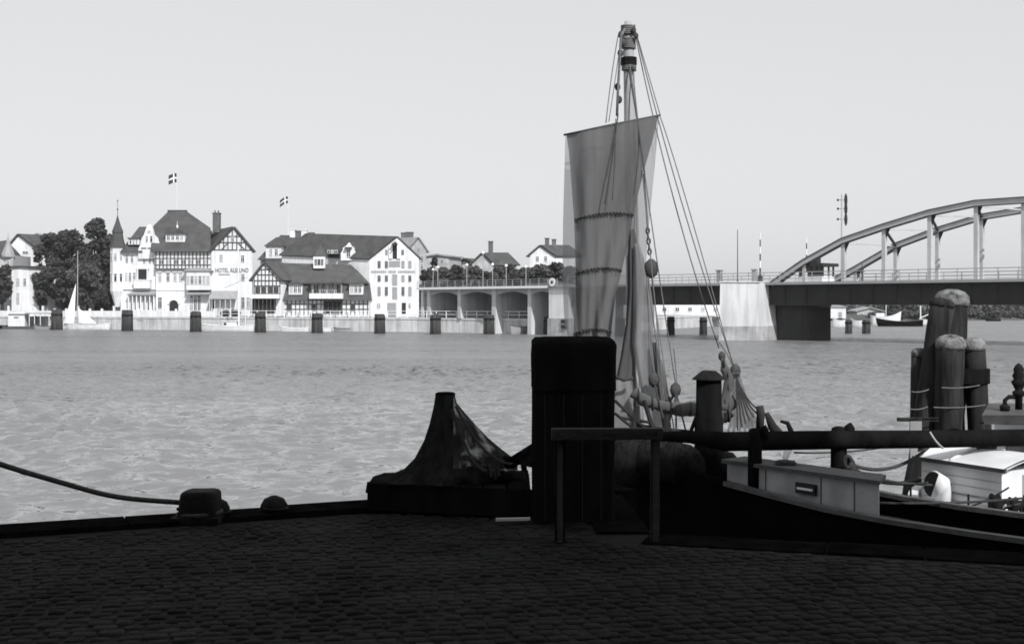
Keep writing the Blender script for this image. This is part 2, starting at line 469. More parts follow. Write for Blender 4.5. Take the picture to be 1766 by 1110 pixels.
# ------------------------------------------------------------------ water
def water_mat():
    m = bpy.data.materials.new('water'); m.use_nodes = True
    n = m.node_tree.nodes; l = m.node_tree.links
    b = n['Principled BSDF']
    b.inputs['Base Color'].default_value = tone(0.18)
    b.inputs['Roughness'].default_value = 0.12
    b.inputs['IOR'].default_value = 1.333
    g = n.new('ShaderNodeNewGeometry')
    hs = []                                     # wave slopes: each noise's colour channels are the tilt along x and y
    for (sc, wt, stretch, det, ang) in ((0.8, 0.5, (0.6, 1.0, 1), 2, 6), (2.3, 1.3, (0.5, 1.0, 1), 2, -9), (6.5, 1.1, (0.45, 1.0, 1), 1.5, 10)):
        mp = n.new('ShaderNodeMapping'); mp.inputs['Scale'].default_value = stretch; mp.inputs['Rotation'].default_value = (0, 0, math.radians(ang))
        l.new(g.outputs['Position'], mp.inputs[0])
        t = n.new('ShaderNodeTexNoise'); t.inputs['Scale'].default_value = sc; t.inputs['Detail'].default_value = det; t.inputs['Distortion'].default_value = 0.4
        l.new(mp.outputs[0], t.inputs[0])
        su = n.new('ShaderNodeVectorMath'); su.operation = 'SUBTRACT'; su.inputs[1].default_value = (.5, .5, .5); l.new(t.outputs['Color'], su.inputs[0])
        mu = n.new('ShaderNodeVectorMath'); mu.operation = 'SCALE'; mu.inputs['Scale'].default_value = wt; l.new(su.outputs[0], mu.inputs[0]); hs.append(mu)
    a1 = n.new('ShaderNodeVectorMath'); l.new(hs[0].outputs[0], a1.inputs[0]); l.new(hs[1].outputs[0], a1.inputs[1])
    a2 = n.new('ShaderNodeVectorMath'); l.new(a1.outputs[0], a2.inputs[0]); l.new(hs[2].outputs[0], a2.inputs[1])
    # gusts: patches of the sound where the wind ruffles the surface more
    mp = n.new('ShaderNodeMapping'); mp.inputs['Scale'].default_value = (0.16, 1.0, 1)
    l.new(g.outputs['Position'], mp.inputs[0])
    t = n.new('ShaderNodeTexNoise'); t.inputs['Scale'].default_value = 0.09; t.inputs['Detail'].default_value = 5; t.inputs['Roughness'].default_value = 0.65
    l.new(mp.outputs[0], t.inputs[0])
    r = n.new('ShaderNodeMapRange'); r.inputs[1].default_value = 0.35; r.inputs[2].default_value = 0.65; r.inputs[3].default_value = 0.45; r.inputs[4].default_value = 1.7
    l.new(t.outputs[0], r.inputs[0])
    # a wind line: the breeze reaches the outer sound, the water near the quay lies in its lee
    sp = n.new('ShaderNodeSeparateXYZ'); l.new(g.outputs['Position'], sp.inputs[0])
    t5 = n.new('ShaderNodeTexNoise'); t5.inputs['Scale'].default_value = 0.05; t5.inputs['Detail'].default_value = 4; l.new(g.outputs['Position'], t5.inputs[0])
    ad = n.new('ShaderNodeMath'); ad.operation = 'MULTIPLY_ADD'; ad.inputs[1].default_value = 40.0; l.new(t5.outputs[0], ad.inputs[0]); l.new(sp.outputs['Y'], ad.inputs[2])
    wl = n.new('ShaderNodeMapRange'); wl.interpolation_type = 'SMOOTHSTEP'; wl.inputs[1].default_value = 62; wl.inputs[2].default_value = 98; wl.inputs[3].default_value = 0.85; wl.inputs[4].default_value = 2.4
    l.new(ad.outputs[0], wl.inputs[0])
    wm = n.new('ShaderNodeMath'); wm.operation = 'MULTIPLY'; l.new(r.outputs[0], wm.inputs[0]); l.new(wl.outputs[0], wm.inputs[1])
    r = wm
    ro = n.new('ShaderNodeMapRange'); ro.inputs[1].default_value = 0.85; ro.inputs[2].default_value = 2.4; ro.inputs[3].default_value = 0.04; ro.inputs[4].default_value = 0.34
    l.new(wl.outputs[0], ro.inputs[0]); l.new(ro.outputs[0], b.inputs['Roughness'])
    sl = n.new('ShaderNodeVectorMath'); sl.operation = 'SCALE'; l.new(a2.outputs[0], sl.inputs[0]); l.new(r.outputs[0], sl.inputs['Scale'])
    sep = n.new('ShaderNodeSeparateXYZ'); l.new(sl.outputs[0], sep.inputs[0])
    cb = n.new('ShaderNodeCombineXYZ'); l.new(sep.outputs[0], cb.inputs[0]); l.new(sep.outputs[1], cb.inputs[1]); ga = n.new('ShaderNodeVectorMath'); l.new(cb.outputs[0], ga.inputs[0]); l.new(g.outputs['Normal'], ga.inputs[1]); cb = ga
    nm = n.new('ShaderNodeVectorMath'); nm.operation = 'NORMALIZE'; l.new(cb.outputs[0], nm.inputs[0])
    l.new(nm.outputs[0], b.inputs['Normal'])
    MATS['water'] = m
water_mat()
def water_mesh():
    """One sheet: real wavelets within 80 m of the quay, fading into the flat far sound."""
    x0, x1, y0, y1, st = -40.0, 40.0, 4.0, 90.0, .12
    nx, ny = int((x1 - x0) / st) + 1, int((y1 - y0) / st) + 1
    gx, gy = np.meshgrid(np.linspace(x0, x1, nx), np.linspace(y0, y1, ny))
    rng = np.random.default_rng(4); z = np.zeros_like(gx); N = 56
    lam = np.exp(rng.uniform(np.log(.4), np.log(1.7), N)); th = rng.normal(0, .62, N) + .15
    wx = gx + .25 * np.sin(gy * .7 + gx * .3); wy = gy + .25 * np.sin(gx * .5 - gy * .2)
    for L_, t_ in zip(lam, th):
        k = 2 * math.pi / L_; ph = rng.uniform(0, 6.28)
        z += (WAVE / math.sqrt(N)) * 1.414 / k * np.sin(k * (wx * math.sin(t_) + wy * math.cos(t_)) + ph)
    env = .75 + .45 * np.sin(gx * .11 + 1.3 * np.sin(gy * .07)) * np.sin(gy * .16 + gx * .05)
    fade = np.clip(np.minimum.reduce([gx - x0, x1 - gx, gy - y0, (y1 - gy) * .25]) / 5.0, 0, 1)
    z = (z + 2.0 * z * np.abs(z)) * env * fade
    co = np.stack([gx, gy, z], -1).reshape(-1, 3)
    ii = (np.arange(ny - 1)[:, None] * nx + np.arange(nx - 1)[None, :]).ravel()
    fa = np.stack([ii, ii + 1, ii + nx + 1, ii + nx], 1)
    ex = np.array([(-3000, -60, 0), (3000, -60, 0), (3000, 6000, 0), (-3000, 6000, 0)], float); b = len(co)
    c = [0, nx - 1, nx * ny - 1, nx * (ny - 1)]
    co = np.concatenate([co, ex]); fa = np.concatenate([fa, np.array([(b, b + 1, c[1], c[0]), (b + 1, b + 2, c[2], c[1]), (b + 2, b + 3, c[3], c[2]), (b + 3, b, c[0], c[3])])])
    me = bpy.data.meshes.new('water'); me.vertices.add(len(co)); me.vertices.foreach_set('co', co.ravel())
    me.loops.add(fa.size); me.loops.foreach_set('vertex_index', fa.ravel()); me.polygons.add(len(fa)); me.polygons.foreach_set('loop_start', np.arange(len(fa)) * 4)
    me.polygons.foreach_set('use_smooth', np.ones(len(fa), bool)); me.materials.append(MATS['water']); me.update(calc_edges=True)
    return link('water', me, None, V((0, 0, 0)))
o = water_mesh()
tag(o, kind='structure')

# ------------------------------------------------------------------ far bank: quay and hillside
QUAY = [(-150, 208), (720, 176), (935, 163)]            # far quay edge: (pixel column, depth)
QP = [V(((px - 883) / F * Y, Y, 0)) for px, Y in QUAY] + [V((10.5, 164.5, 0)), V((30, 208, 0)), V((52, 262, 0))]
def quay_y(X):
    if X <= QP[0].x: return QP[0].y + (QP[0].x - X) * 0.3
    for a, b in zip(QP, QP[1:]):
        if X <= b.x: return a.y + (b.y - a.y) * (X - a.x) / (b.x - a.x)
    return QP[-1].y + (X - QP[-1].x) * 3
def ground(X, Y):
    t = Y - quay_y(X)
    s = max(0.0, min(1.0, (t - 24) / 46.0)); s = s * s * (3 - 2 * s)
    ta = max(0.0, min(1.0, (20 - X) / 10.0)); ta = ta * ta * (3 - 2 * ta)
    return 2.0 + s * ta * 8.2 + 0.35 * s * math.sin(X * .21) * math.cos(Y * .13)
xs = [-150, -130, -110] + list(np.arange(-100, 60, 3.0)) + [64, 80]
ts = [0.0, 4, 9, 14, 20, 26, 32, 38, 44, 50, 56, 62, 70, 80, 110, 160, 260]
MB().grid([[(x, quay_y(x) + t, ground(x, quay_y(x) + t)) for x in xs] for t in ts[:4]]).build('quay_pavement', 'paving', None, True)['kind'] = 'structure'
MB().grid([[(x, quay_y(x) + t, ground(x, quay_y(x) + t)) for x in xs] for t in ts[3:]]).build('hillside', 'hill', None, True)['kind'] = 'structure'
# quay wall, with a coping course, in lengths between construction joints
qw = thing('quay_wall', 'long pale stone quay wall along the far bank', 'quay wall', (QP[0].x, QP[0].y, 0))
edge = []
a = V((-150, quay_y(-150), 0)); pts = [a] + QP
for p, q in zip(pts, pts[1:]):
    n_ = max(1, round((q - p).length / 6.0))
    for i in range(n_):
        u = p.lerp(q, i / n_); v = p.lerp(q, (i + 1) / n_)
        d = (v - u).normalized(); nrm = V((d.y, -d.x, 0))
        g_ = d * 0.015
        poly = [u + g_ + nrm * .02, v - g_ + nrm * .02, v - g_ - nrm * .5, u + g_ - nrm * .5]
        MB().prism([k + V((0, 0, -.6)) for k in poly], (0, 0, 2.36)).build('wall_panel', 'quay_stone', qw)
        poly = [u + d * .01 + nrm * .10, v - d * .01 + nrm * .10, v - d * .01 - nrm * .55, u + d * .01 - nrm * .55]
        MB().prism([k + V((0, 0, 1.763)) for k in poly], (0, 0, .26)).build('coping_stone', 'concrete', qw)
# white iron railing on the quay, in the stretch before the restaurant and warehouse
rl = thing('quay_railing', 'white post and rail fence along the far quay edge', 'railing', (-40, quay_y(-40) + .3, 2.02))
def quay_pt(X, off=0.3, z=2.02): return V((X, quay_y(X) + off, z))
xr = list(np.arange(-44, 2.6, 1.45))
for x in xr:
    p = quay_pt(x); cube('post', 'white_trim', rl, p + V((-.05, -.05, 0)), p + V((.05, .05, 1.0)))
for x0, x1 in zip(xr, xr[1:]):
    for z in (.5, .95):
        stick('rail', 'white_trim', rl, quay_pt(x0, z=2.02 + z), quay_pt(x1, z=2.02 + z), .07)
# white terrace wall and balustrade before the hotel garden and along the promenade
tw = thing('terrace_wall', 'low white terrace wall in front of the hotel and garden', 'wall', (-80, quay_y(-80) + 3, 2))
xw = list(np.arange(-92, -45, 2.2))
for i, (x0, x1) in enumerate(zip(xw, xw[1:])):
    y = quay_y(x0) + 3.0; y1 = quay_y(x1) + 3.0
    q = [V((x0, y, 1.95)), V((x1 - .28, y1, 1.95)), V((x1 - .28, y1 + .25, 1.95)), V((x0, y + .25, 1.95))]
    MB().prism(q, (0, 0, .95)).build('wall_panel', 'plaster', tw)
    cube('pillar', 'plaster', tw, (x1 - .28, y1 - .08, 1.95), (x1, y1 + .33, 3.25 if i % 3 else 3.7))

# dolphins: clusters of dark piles standing before the far quay
def dolphin(px, ytop, ybase, wpx, label, grp='pile clusters before the far quay', cap=True):
    Y = CAMZ * F / (ybase - 525); c = P(px, ybase, Y); k = Y / F
    t = thing('pile_cluster', label, 'mooring piles', (c.x, Y, 0), grp)
    h = CAMZ - (ytop - 525) * k; r = wpx * k / 2; pr = r * .44
    for i in range(7):
        a = i * math.pi / 3 + .3
        o_ = V((0, 0, 0)) if i == 6 else V((math.cos(a), math.sin(a), 0)) * (r - pr)
        b = V((c.x, Y, -.8)) + o_ * 1.12; top = V((c.x, Y, h - random.uniform(0, .18))) + o_ * .96
        MB().tube([b, b.lerp(top, .5), top - V((0, 0, .05)), top], [pr * 1.05, pr, pr * .98, pr * .8], 9).build('pile', 'pile_far', t, True)
    MB().lathe((c.x, Y, h * .7), [(r * 1.0, 0), (r * 1.03, .03), (r * 1.03, .22), (r, .25)], 18).build('band', 'iron', t)
    return t
names = ['leftmost, beside the white sailing boat', 'second from the left, before the hotel turret', 'third from the left, touching the white motor boat', 'fourth from the left, beside the hotel corner',
         'fifth from the left, before the half-timbered restaurant', 'sixth from the left, before the white warehouse', 'before the first viaduct arch, square white stub on quay behind', 'before the third viaduct pier', 'last one before the sail, by the pale bridge abutment']
for (px, yt, yb), nm in zip([(98, 533, 568.5), (219.5, 534, 570.5), (337.5, 536, 572), (449, 538, 573), (547, 540, 574), (655, 541, 575), (751, 541, 576), (843.5, 541, 576), (947, 545, 576)], names):
    dolphin(px, yt, yb, 19, 'dark pile cluster ' + nm)
dolphin(1157, 545, 577, 14, 'dark pile cluster under the approach span, left of the two', 'pile clusters under the bridge')
dolphin(1213, 546, 577, 14, 'dark pile cluster under the approach span, beside the pale pier', 'pile clusters under the bridge')
dolphin(1463.5, 551, 575, 12.5, 'dark pile cluster right beside the shaded river pier', 'pile clusters under the bridge')
dolphin(1494, 551, 575, 15, 'dark pile cluster beyond the bridge, second from the shaded pier', 'pile clusters under the bridge')

# ------------------------------------------------------------------ bridge
BS = 163.9
R2 = math.sqrt(.5)
AX = V((R2, -R2, 0)); PW = V((R2, R2, 0))
B0 = V((27.9, 136.0, 0))
def s_of(px, w=0.0):
    u = (px - 883) / F; Y = (BS + w / R2) / (1 + u); X = u * Y
    return (X - B0.x - w * R2) / R2
def Q(s, w, z): return B0 + AX * s + PW * w + V((0, 0, z))
def z_of(px, py, w=0.0):
    u = (px - 883) / F; Y = (BS + w / R2) / (1 + u); return CAMZ - (py - 525) / F * Y
def qbox(mb, s0, s1, w0, w1, z0, z1):
    return mb.hexa([Q(s0, w0, z0), Q(s1, w0, z0), Q(s1, w1, z0), Q(s0, w1, z0), Q(s0, w0, z1), Q(s1, w0, z1), Q(s1, w1, z1), Q(s0, w1, z1)])
DT = 6.32; BW_ = 10.5
sA, sP1a, sP1b = s_of(727), s_of(952), s_of(985)
sP2a, sP2b = s_of(1241), s_of(1309)
SR = s_of(1766) + 34
br = thing('bridge', 'steel arch road bridge with dark girders across the sound', 'bridge', Q(0, 0, 0))
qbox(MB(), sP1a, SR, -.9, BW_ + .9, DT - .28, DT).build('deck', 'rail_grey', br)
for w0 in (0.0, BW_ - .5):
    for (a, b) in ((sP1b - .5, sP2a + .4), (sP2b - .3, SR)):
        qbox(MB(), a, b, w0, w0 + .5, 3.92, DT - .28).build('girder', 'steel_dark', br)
        x = MB(); 
        for i in range(int((b - a) / 2.6)):
            s = a + 1 + i * 2.6; qbox(x, s, s + .12, w0 - .14, w0 - .001, 3.95, DT - .3)
        qbox(x, a, b, w0 - .22, w0 - .002, 3.86, 3.95)
        x.build('stiffener', 'steel_dark', br)
x = MB()
for i in range(24):
    s = sP1b + i * 3.4
    if sP2a - 1 < s < sP2b + 1: continue
    qbox(x, s, s + .3, .52, BW_ - .52, 4.5, DT - .29)
x.build('cross_beam', 'steel_dark', br)
# tied arches (the far rib stands a little skewed along the deck, as the photograph shows)
near = [(1333, 490), (1388, 452), (1455, 415), (1525, 391), (1604, 367), (1684, 350.5), (1766, 345), (1850, 342)]
far = [(1428, 489), (1476, 464), (1545, 424), (1617, 397), (1693, 374), (1766, 362), (1850, 356)]
def rib(nodes, w, hang, th):
    pts = [Q(s_of(px, w), w, z_of(px, py, w)) for px, py in nodes]
    # mirror the rest beyond the frame
    top = pts[-1]; sm = (top - B0).dot(AX)
    half = [Q(2 * sm - (p - B0).dot(AX), w, p.z) for p in reversed(pts[:-1])]
    full = pts + half
    x = MB(); dp, wd = th, .55
    ring = []
    for i, p in enumerate(full):
        d = (full[min(i + 1, len(full) - 1)] - full[max(i - 1, 0)]).normalized(); n_ = PW.cross(d).normalized()
        if n_.z < 0: n_ = -n_
        ring.append([p - n_ * dp / 2 - PW * wd / 2, p - n_ * dp / 2 + PW * wd / 2, p + n_ * dp / 2 + PW * wd / 2, p + n_ * dp / 2 - PW * wd / 2])
    k = 0
    for r_ in ring: x.v += r_
    for i in range(len(ring) - 1):
        for j in range(4):
            x.f.append((4 * i + j, 4 * i + (j + 1) % 4, 4 * i + 4 + (j + 1) % 4, 4 * i + 4 + j))
    ro = x.build('arch_rib', 'steel_pale', br)
    for sgn in (-1, 1):                                # flange plates, darker
        x = MB()
        for i in range(len(full) - 1):
            d = (full[i + 1] - full[i]).normalized(); n_ = PW.cross(d).normalized(); n_ = n_ if n_.z > 0 else -n_
            x.bar(full[i] + n_ * sgn * (dp / 2 + .035), full[i + 1] + n_ * sgn * (dp / 2 + .035), wd + .3, .06, up=n_)
        x.build('flange', 'timber', ro)
    for p in full:
        if p.z > DT + 1.2:
            h_ = MB(); q = V((p.x, p.y, DT)); a = q; b = p - V((0, 0, dp / 2))
            h_.hexa([a - AX * .2 - PW * .2, a + AX * .2 - PW * .2, a + AX * .2 + PW * .2, a - AX * .2 + PW * .2, b - AX * .2 - PW * .2, b + AX * .2 - PW * .2, b + AX * .2 + PW * .2, b - AX * .2 + PW * .2])
            ho = h_.build('hanger', 'steel_pale', br)
            MB().prism([b - AX * .2 - PW * .08 + V((0, 0, .02)), b + AX * .75 - PW * .08 + V((0, 0, .3)), b + AX * .2 - PW * .08 - V((0, 0, .9))], PW * .16).build('gusset', 'steel_dark', ho)
    return full
fn = rib(near, 0.2, True, .5); ff = rib(far, BW_ - .2, True, .5)
for i in (3, 4, 5, 6, 7):
    a, b = fn[i], ff[i - 1]
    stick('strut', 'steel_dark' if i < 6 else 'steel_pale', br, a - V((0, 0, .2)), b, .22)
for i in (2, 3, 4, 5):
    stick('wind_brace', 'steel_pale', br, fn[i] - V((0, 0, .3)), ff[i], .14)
# railings on both edges
def bridge_rail(s0, s1, w_, step=2.0, m='rail_grey'):
    n_ = int((s1 - s0) / step)
    for i in range(n_ + 1):
        s = s0 + i * step; stick('rail_post', m, br, Q(s, w_, DT), Q(s, w_, DT + 1.05), .07)
    for z in (.35, .7, 1.05):
        stick('rail', m, br, Q(s0, w_, DT + z), Q(s1, w_, DT + z), .05 if z < 1 else .08)
bridge_rail(sP1b, sP2a, -.75); bridge_rail(sP2a + .4, SR - 10, -.75); bridge_rail(sP1b, SR - 10, BW_ + .75)
# river piers
p2 = thing('bridge_pier', 'pale sunlit concrete pier carrying the dark girder ends', 'bridge pier', Q(sP2a, -2, 0))
x = MB()
def pz(px, Y, z): return V(((px - 883) / F * Y, Y, z))
pl = [pz(1240, 134.6, -1), pz(1317, 134.0, -1), Q(sP2b + .9, BW_ + 1, -1), Q(sP2a, BW_ + 1, -1)]
pu = [pz(1242, 134.8, DT - .02), pz(1311, 134.2, DT - .02), Q(sP2b - .1, BW_ + 1, DT - .02), Q(sP2a, BW_ + 1, DT - .02)]
x.hexa([p.lerp(q, .32) for p, q in zip(pl, pu)] + pu).build('pier_shaft', 'concrete', p2)
cx_ = sum((p for p in pl), V()) / 4
x = MB().hexa([cx_ + (p - cx_) * 1.02 for p in pl] + [cx_ + (p.lerp(q, .35) - cx_ - V((0, 0, 0))) * 1.0 for p, q in zip(pl, pu)])
x.build('granite_base', 'granite', p2)
x = MB(); x.prism([p + (p - (pu[0] + pu[2]) / 2).normalized() * .15 + V((0, 0, .004)) for p in pu], (0, 0, .12)); x.build('cornice', 'concrete', p2)
for s in (sP2a + .2, sP2b - .35):
    x = MB(); qbox(x, s, s + .5, -.9, -.4, DT + .106, DT + 1.35); qbox(x, s - .08, s + .58, -.98, -.32, DT + 1.36, DT + 1.5); x.build('pillar', 'granite', p2)
p3 = thing('river_pier', 'dark shaded pier with rounded ends under the arch span', 'bridge pier', Q(s_of(1366), 3.5, 0))
s0, s1 = s_of(1330, 1.2), s_of(1402, 1.2); x = MB()
rr = 2.3
poly = []
for i in range(9):
    a = -math.pi / 2 + math.pi * i / 8; poly.append((s1 - .8 + math.cos(a) * .9, 1.2 + rr + math.sin(a) * rr))
for i in range(9):
    a = math.pi / 2 + math.pi * i / 8; poly.append((s0 + .8 + math.cos(a) * .9, 1.2 + rr + math.sin(a) * rr))
x.prism([Q(a, b, -1) for a, b in poly], (0, 0, 4.7)).build('pier_shaft', 'concrete_shaded', p3)
MB().prism([Q(s0 + (a - s0) * 1.0 - .1 * (1 if a < (s0 + s1) / 2 else -1), b, 3.71) for a, b in poly], (0, 0, .2)).build('bearing_shelf', 'concrete_shaded', p3)
for i in range(5):
    a = Q(s0 - .6, .9, .4 + i * .5); stick('ladder_rung', 'rail_grey', p3, a - AX * .25, a + AX * .25, .06)
for sg in (-.25, .25): stick('ladder_rail', 'rail_grey', p3, Q(s0 - .6 + sg, .9, 0), Q(s0 - .6 + sg, .9, 3.9), .06)

# viaduct on the left bank: arched front wall, cross walls, back arcade
vi = thing('viaduct', 'pale concrete viaduct of shallow arches leading up to the bridge', 'viaduct', Q(s_of(840), 0, 0))
arch = [(743, 790), (795.5, 849), (856, 911), (917, 952)]
fronts = [(727, 731), (737, 743), (790, 795.5), (849, 856), (911, 917)]
zs, zc = 5.12, 5.62
for (a, b) in [(731, 737)] + arch:
    sa, sb = s_of(a), s_of(b); n_ = 12
    lo = [Q(sa + (sb - sa) * i / n_, 0, zs + (zc - zs) * (1 - (2 * i / n_ - 1) ** 2)) for i in range(n_ + 1)]
    MB().prism(lo + [Q(sb, 0, 6.0), Q(sa, 0, 6.0)], PW * .45).build('arch_spandrel', 'plaster_grey', vi)
for i, (a, b) in enumerate(fronts):
    base = 2.0 if b < 800 else -.8
    sa, sb = s_of(a), s_of(b)
    x = MB(); qbox(x, sa, sb, -.12, 9.2, base, 6.0); x.build('pier_wall', 'concrete', vi)
qbox(MB(), sA, sP1a, 0.46, 9.3, 5.7, 6.001).build('soffit', 'concrete_shaded', vi)
qbox(MB(), sA, sP1a, -.75, 10, 6.004, 6.3).build('deck', 'concrete', vi)
qbox(MB(), sA, sP1a, -.95, -.752, 6.0, 6.34).build('fascia', 'white_trim', vi)
# back arcade with narrow openings
sb0, sb1 = s_of(743), sP1a; x0 = sb0; ops = [s_of(753), s_of(776), s_of(806), s_of(829), s_of(872), s_of(929)]
for i, so in enumerate(ops):
    qbox(MB(), x0, so - .55, 8.6, 9.0, 1.9, 5.7).build('arcade_wall', 'concrete_shaded', vi)
    qbox(MB(), so - .55, so + .55, 8.6, 9.0, 4.6, 5.7).build('arcade_wall', 'concrete_shaded', vi); x0 = so + .55
qbox(MB(), x0, sb1, 8.6, 9.0, 1.9, 5.7).build('arcade_wall', 'concrete_shaded', vi)
n_ = int((sP1a - sA + 4) / 1.6)
for i in range(n_):
    s = sA + i * 1.6; stick('rail_post', 'rail_grey', vi, Q(s, -.8, 6.3), Q(s, -.8, 7.2), .07)
for z in (.3, .6, .9): stick('rail', 'rail_grey', vi, Q(sA, -.8, 6.3 + z), Q(sP1a, -.8, 6.3 + z), .06)
rw = MB(); qbox(rw, s_of(735), s_of(1000), 15, 15.5, 1.5, 5.2)  # white wall added behind the arcade so its narrow openings look bright
tag(rw.build('backing_wall', 'plaster'), 'white backing wall added to brighten the openings behind the viaduct arches', 'wall')
ab = thing('bridge_abutment', 'tall white abutment where viaduct and bridge meet beside sail', 'abutment', Q(sP1a, -1, 0))
x = MB(); qbox(x, sP1a + .003, s_of(986), -.6, 10.2, 2.15, DT - .3); x.build('shaft', 'plaster', ab)
x = MB(); qbox(x, sP1a - .1, s_of(988), -.75, 10.3, -.8, 2.148); x.build('plinth', 'granite', ab)
x = MB(); qbox(x, sP1a - .1, s_of(986) + .1, -.9, 10.4, DT - .298, DT + .05); x.build('cornice', 'concrete', ab)
for k in (0, 1): 
    x = MB(); qbox(x, s_of(976), s_of(985), -.95, -.752, .9 + k * .7, 1.3 + k * .7); x.build('plaque', 'opening', ab)
x = MB().tube([Q(s_of(961), -.99, 6.75), Q(s_of(961), -.93, 6.75)], .55, 18); x.build('round_sign', 'lamp_white', ab, False)
MB().tube([Q(s_of(961), -1.02, 6.75), Q(s_of(961), -.992, 6.75)], .2, 12).build('sign_centre', 'opening', ab)
stick('sign_post', 'rail_grey', ab, Q(s_of(961), -.85, DT + .05), Q(s_of(961), -.85, 7.2), .1)

# poles and signals on the bridge and viaduct
def lamp(px, ytop, w_, label, zb=6.3, m='rail_grey', r=.06, head=True):
    p = Q(s_of(px, w_), w_, zb); top = z_of(px, ytop, w_)
    t = thing('lamp_post', label, 'lamp post', p, 'lamp posts on the viaduct')
    MB().tube([p, p + V((0, 0, .8)), V((p.x, p.y, top))], [r * 1.6, r, r * .7], 8).build('pole', m, t, True)
    if head: MB().lathe((p.x, p.y, top), [(.05, -.1), (.2, .0), (.24, .12), (.12, .26), (.03, .33)], 10).build('lantern', 'lamp_white', t, True)
for px, yt, nm in [(747, 466, 'nearest the warehouse gable'), (755, 462, 'second from the warehouse gable'), (805, 458, 'before the first hillside bushes'), (833, 437, 'tall, before the middle hillside house'), (849.5, 457, 'right of the middle hillside house gable'), (873, 459, 'left of the dark bushes by the sail'), (907, 461, 'closest to the white gabled house')]:
    lamp(px, yt, 9.6 if px % 2 else .2, 'slim pale lamp post on the viaduct, ' + nm)
p = Q(s_of(1272), 0, DT); t = thing('flag_staff', 'bare thin pole standing on the pale bridge pier', 'pole', p)
MB().tube([p, V((p.x, p.y, z_of(1272, 396)))], [.06, .035], 8).build('pole', 'steel_dark', t)
MB().lathe(p, [(.15, 0), (.15, .2), (.07, .3)], 8).build('foot', 'steel_dark', t)
def striped(px, ytop, ybot, label, w_=0):
    p = Q(s_of(px, w_), w_, DT); t = thing('barrier_pole', label, 'barrier pole', p, 'raised striped barriers')
    z0, z1 = z_of(px, ybot, w_), z_of(px, ytop, w_); n_ = 6
    MB().lathe(p, [(.28, 0), (.28, z0 - DT - .1), (.2, z0 - DT)], 8).build('housing', 'steel_dark', t)
    for i in range(n_):
        a = z0 + (z1 - z0) * i / n_; b = z0 + (z1 - z0) * (i + 1) / n_ - .002
        MB().tube([(p.x + .0, p.y, a), (p.x, p.y, b)], .085 - .006 * i, 8).build('band', 'steel_dark' if i % 2 == 0 else 'lamp_white', t)
striped(1311, 401, 474, 'raised striped barrier pole at the left end of the arch')
striped(1391, 409, 470, 'raised striped barrier pole beside the bridge control cabin', 9)
p = Q(s_of(1452, 11), 11, DT); t = thing('signal_mast', 'tall signal mast with three dark ovals behind the arch', 'signal mast', p)
zt = z_of(1452, 335, 11); MB().tube([p, V((p.x, p.y, zt))], [.14, .1], 8).build('mast', 'steel_pale', t)
for y_ in (345, 360, 378):
    z = z_of(1452, y_, 11); c = V((p.x + .45, p.y, z))
    MB().lathe(c - V((0, 0, .75)), [(.05, 0), (.16, .3), (.2, .75), (.16, 1.2), (.05, 1.5)], 10).build('signal_shape', 'steel_dark', t, True)
    stick('arm', 'steel_dark', t, (p.x - .45, p.y, z), (p.x + .45, p.y, z), .06)
    cube('lamp', 'steel_dark', t, (p.x - .55, p.y - .12, z - .12), (p.x - .38, p.y + .12, z + .12))
# control cabin on the deck
k0, k1 = s_of(1386, 5), s_of(1426, 5)
cb = thing('control_cabin', 'small dark-roofed control cabin on the deck under the arch', 'cabin', Q((k0 + k1) / 2, 5, DT))
za, zb_, zc_ = DT, z_of(1400, 477, 5), z_of(1400, 460, 5)
qbox(MB(), k0, k1, 4, 6.6, za, zb_).build('base', 'plaster', cb)
for s in (k0, k0 + (k1 - k0) * .25, k0 + (k1 - k0) * .5, k0 + (k1 - k0) * .75, k1 - .16):
    x = MB(); qbox(x, s, s + .16, 4.0, 4.16, zb_, zc_); qbox(x, s, s + .16, 6.4, 6.56, zb_, zc_); x.build('window_post', 'steel_dark', cb)
for i in range(4):
    a = k0 + (k1 - k0) * .25 * i + .17; x = MB(); qbox(x, a, a + (k1 - k0) * .25 - .19, 4.05, 4.08, zb_ + .02, zc_); x.build('pane', 'glass', cb)
x = MB(); qbox(x, k0 - .3, k1 + .3, 3.6, 7, zc_ + .002, zc_ + .35); x.build('roof', 'steel_dark', cb)
x = MB(); qbox(x, k0 + .9, k0 + 1.7, 5, 5.8, zc_ + .352, zc_ + 1.0); x.build('roof_light', 'steel_dark', cb)
pp = Q(s_of(1487, 0), 0.0, DT + .002)
person('person in dark coat walking along the bridge deck', pp, 1.75, .8)

# ------------------------------------------------------------------ far shore beyond the bridge
MB().grid([[(x, 300 + t * 1.0 + (x - 90) * .55 * (1 if x > 90 else 0) * (1 - t / 900), -.3 + min(1, t / 6) * 1.5 + min(1, max(0, t - 30) / 300) * 3) for x in list(np.arange(52, 420, 12))] for t in (0, 6, 14, 30, 80, 200, 420, 900)]).build('far_shore', 'hedge_ground', None, True)['kind'] = 'structure'

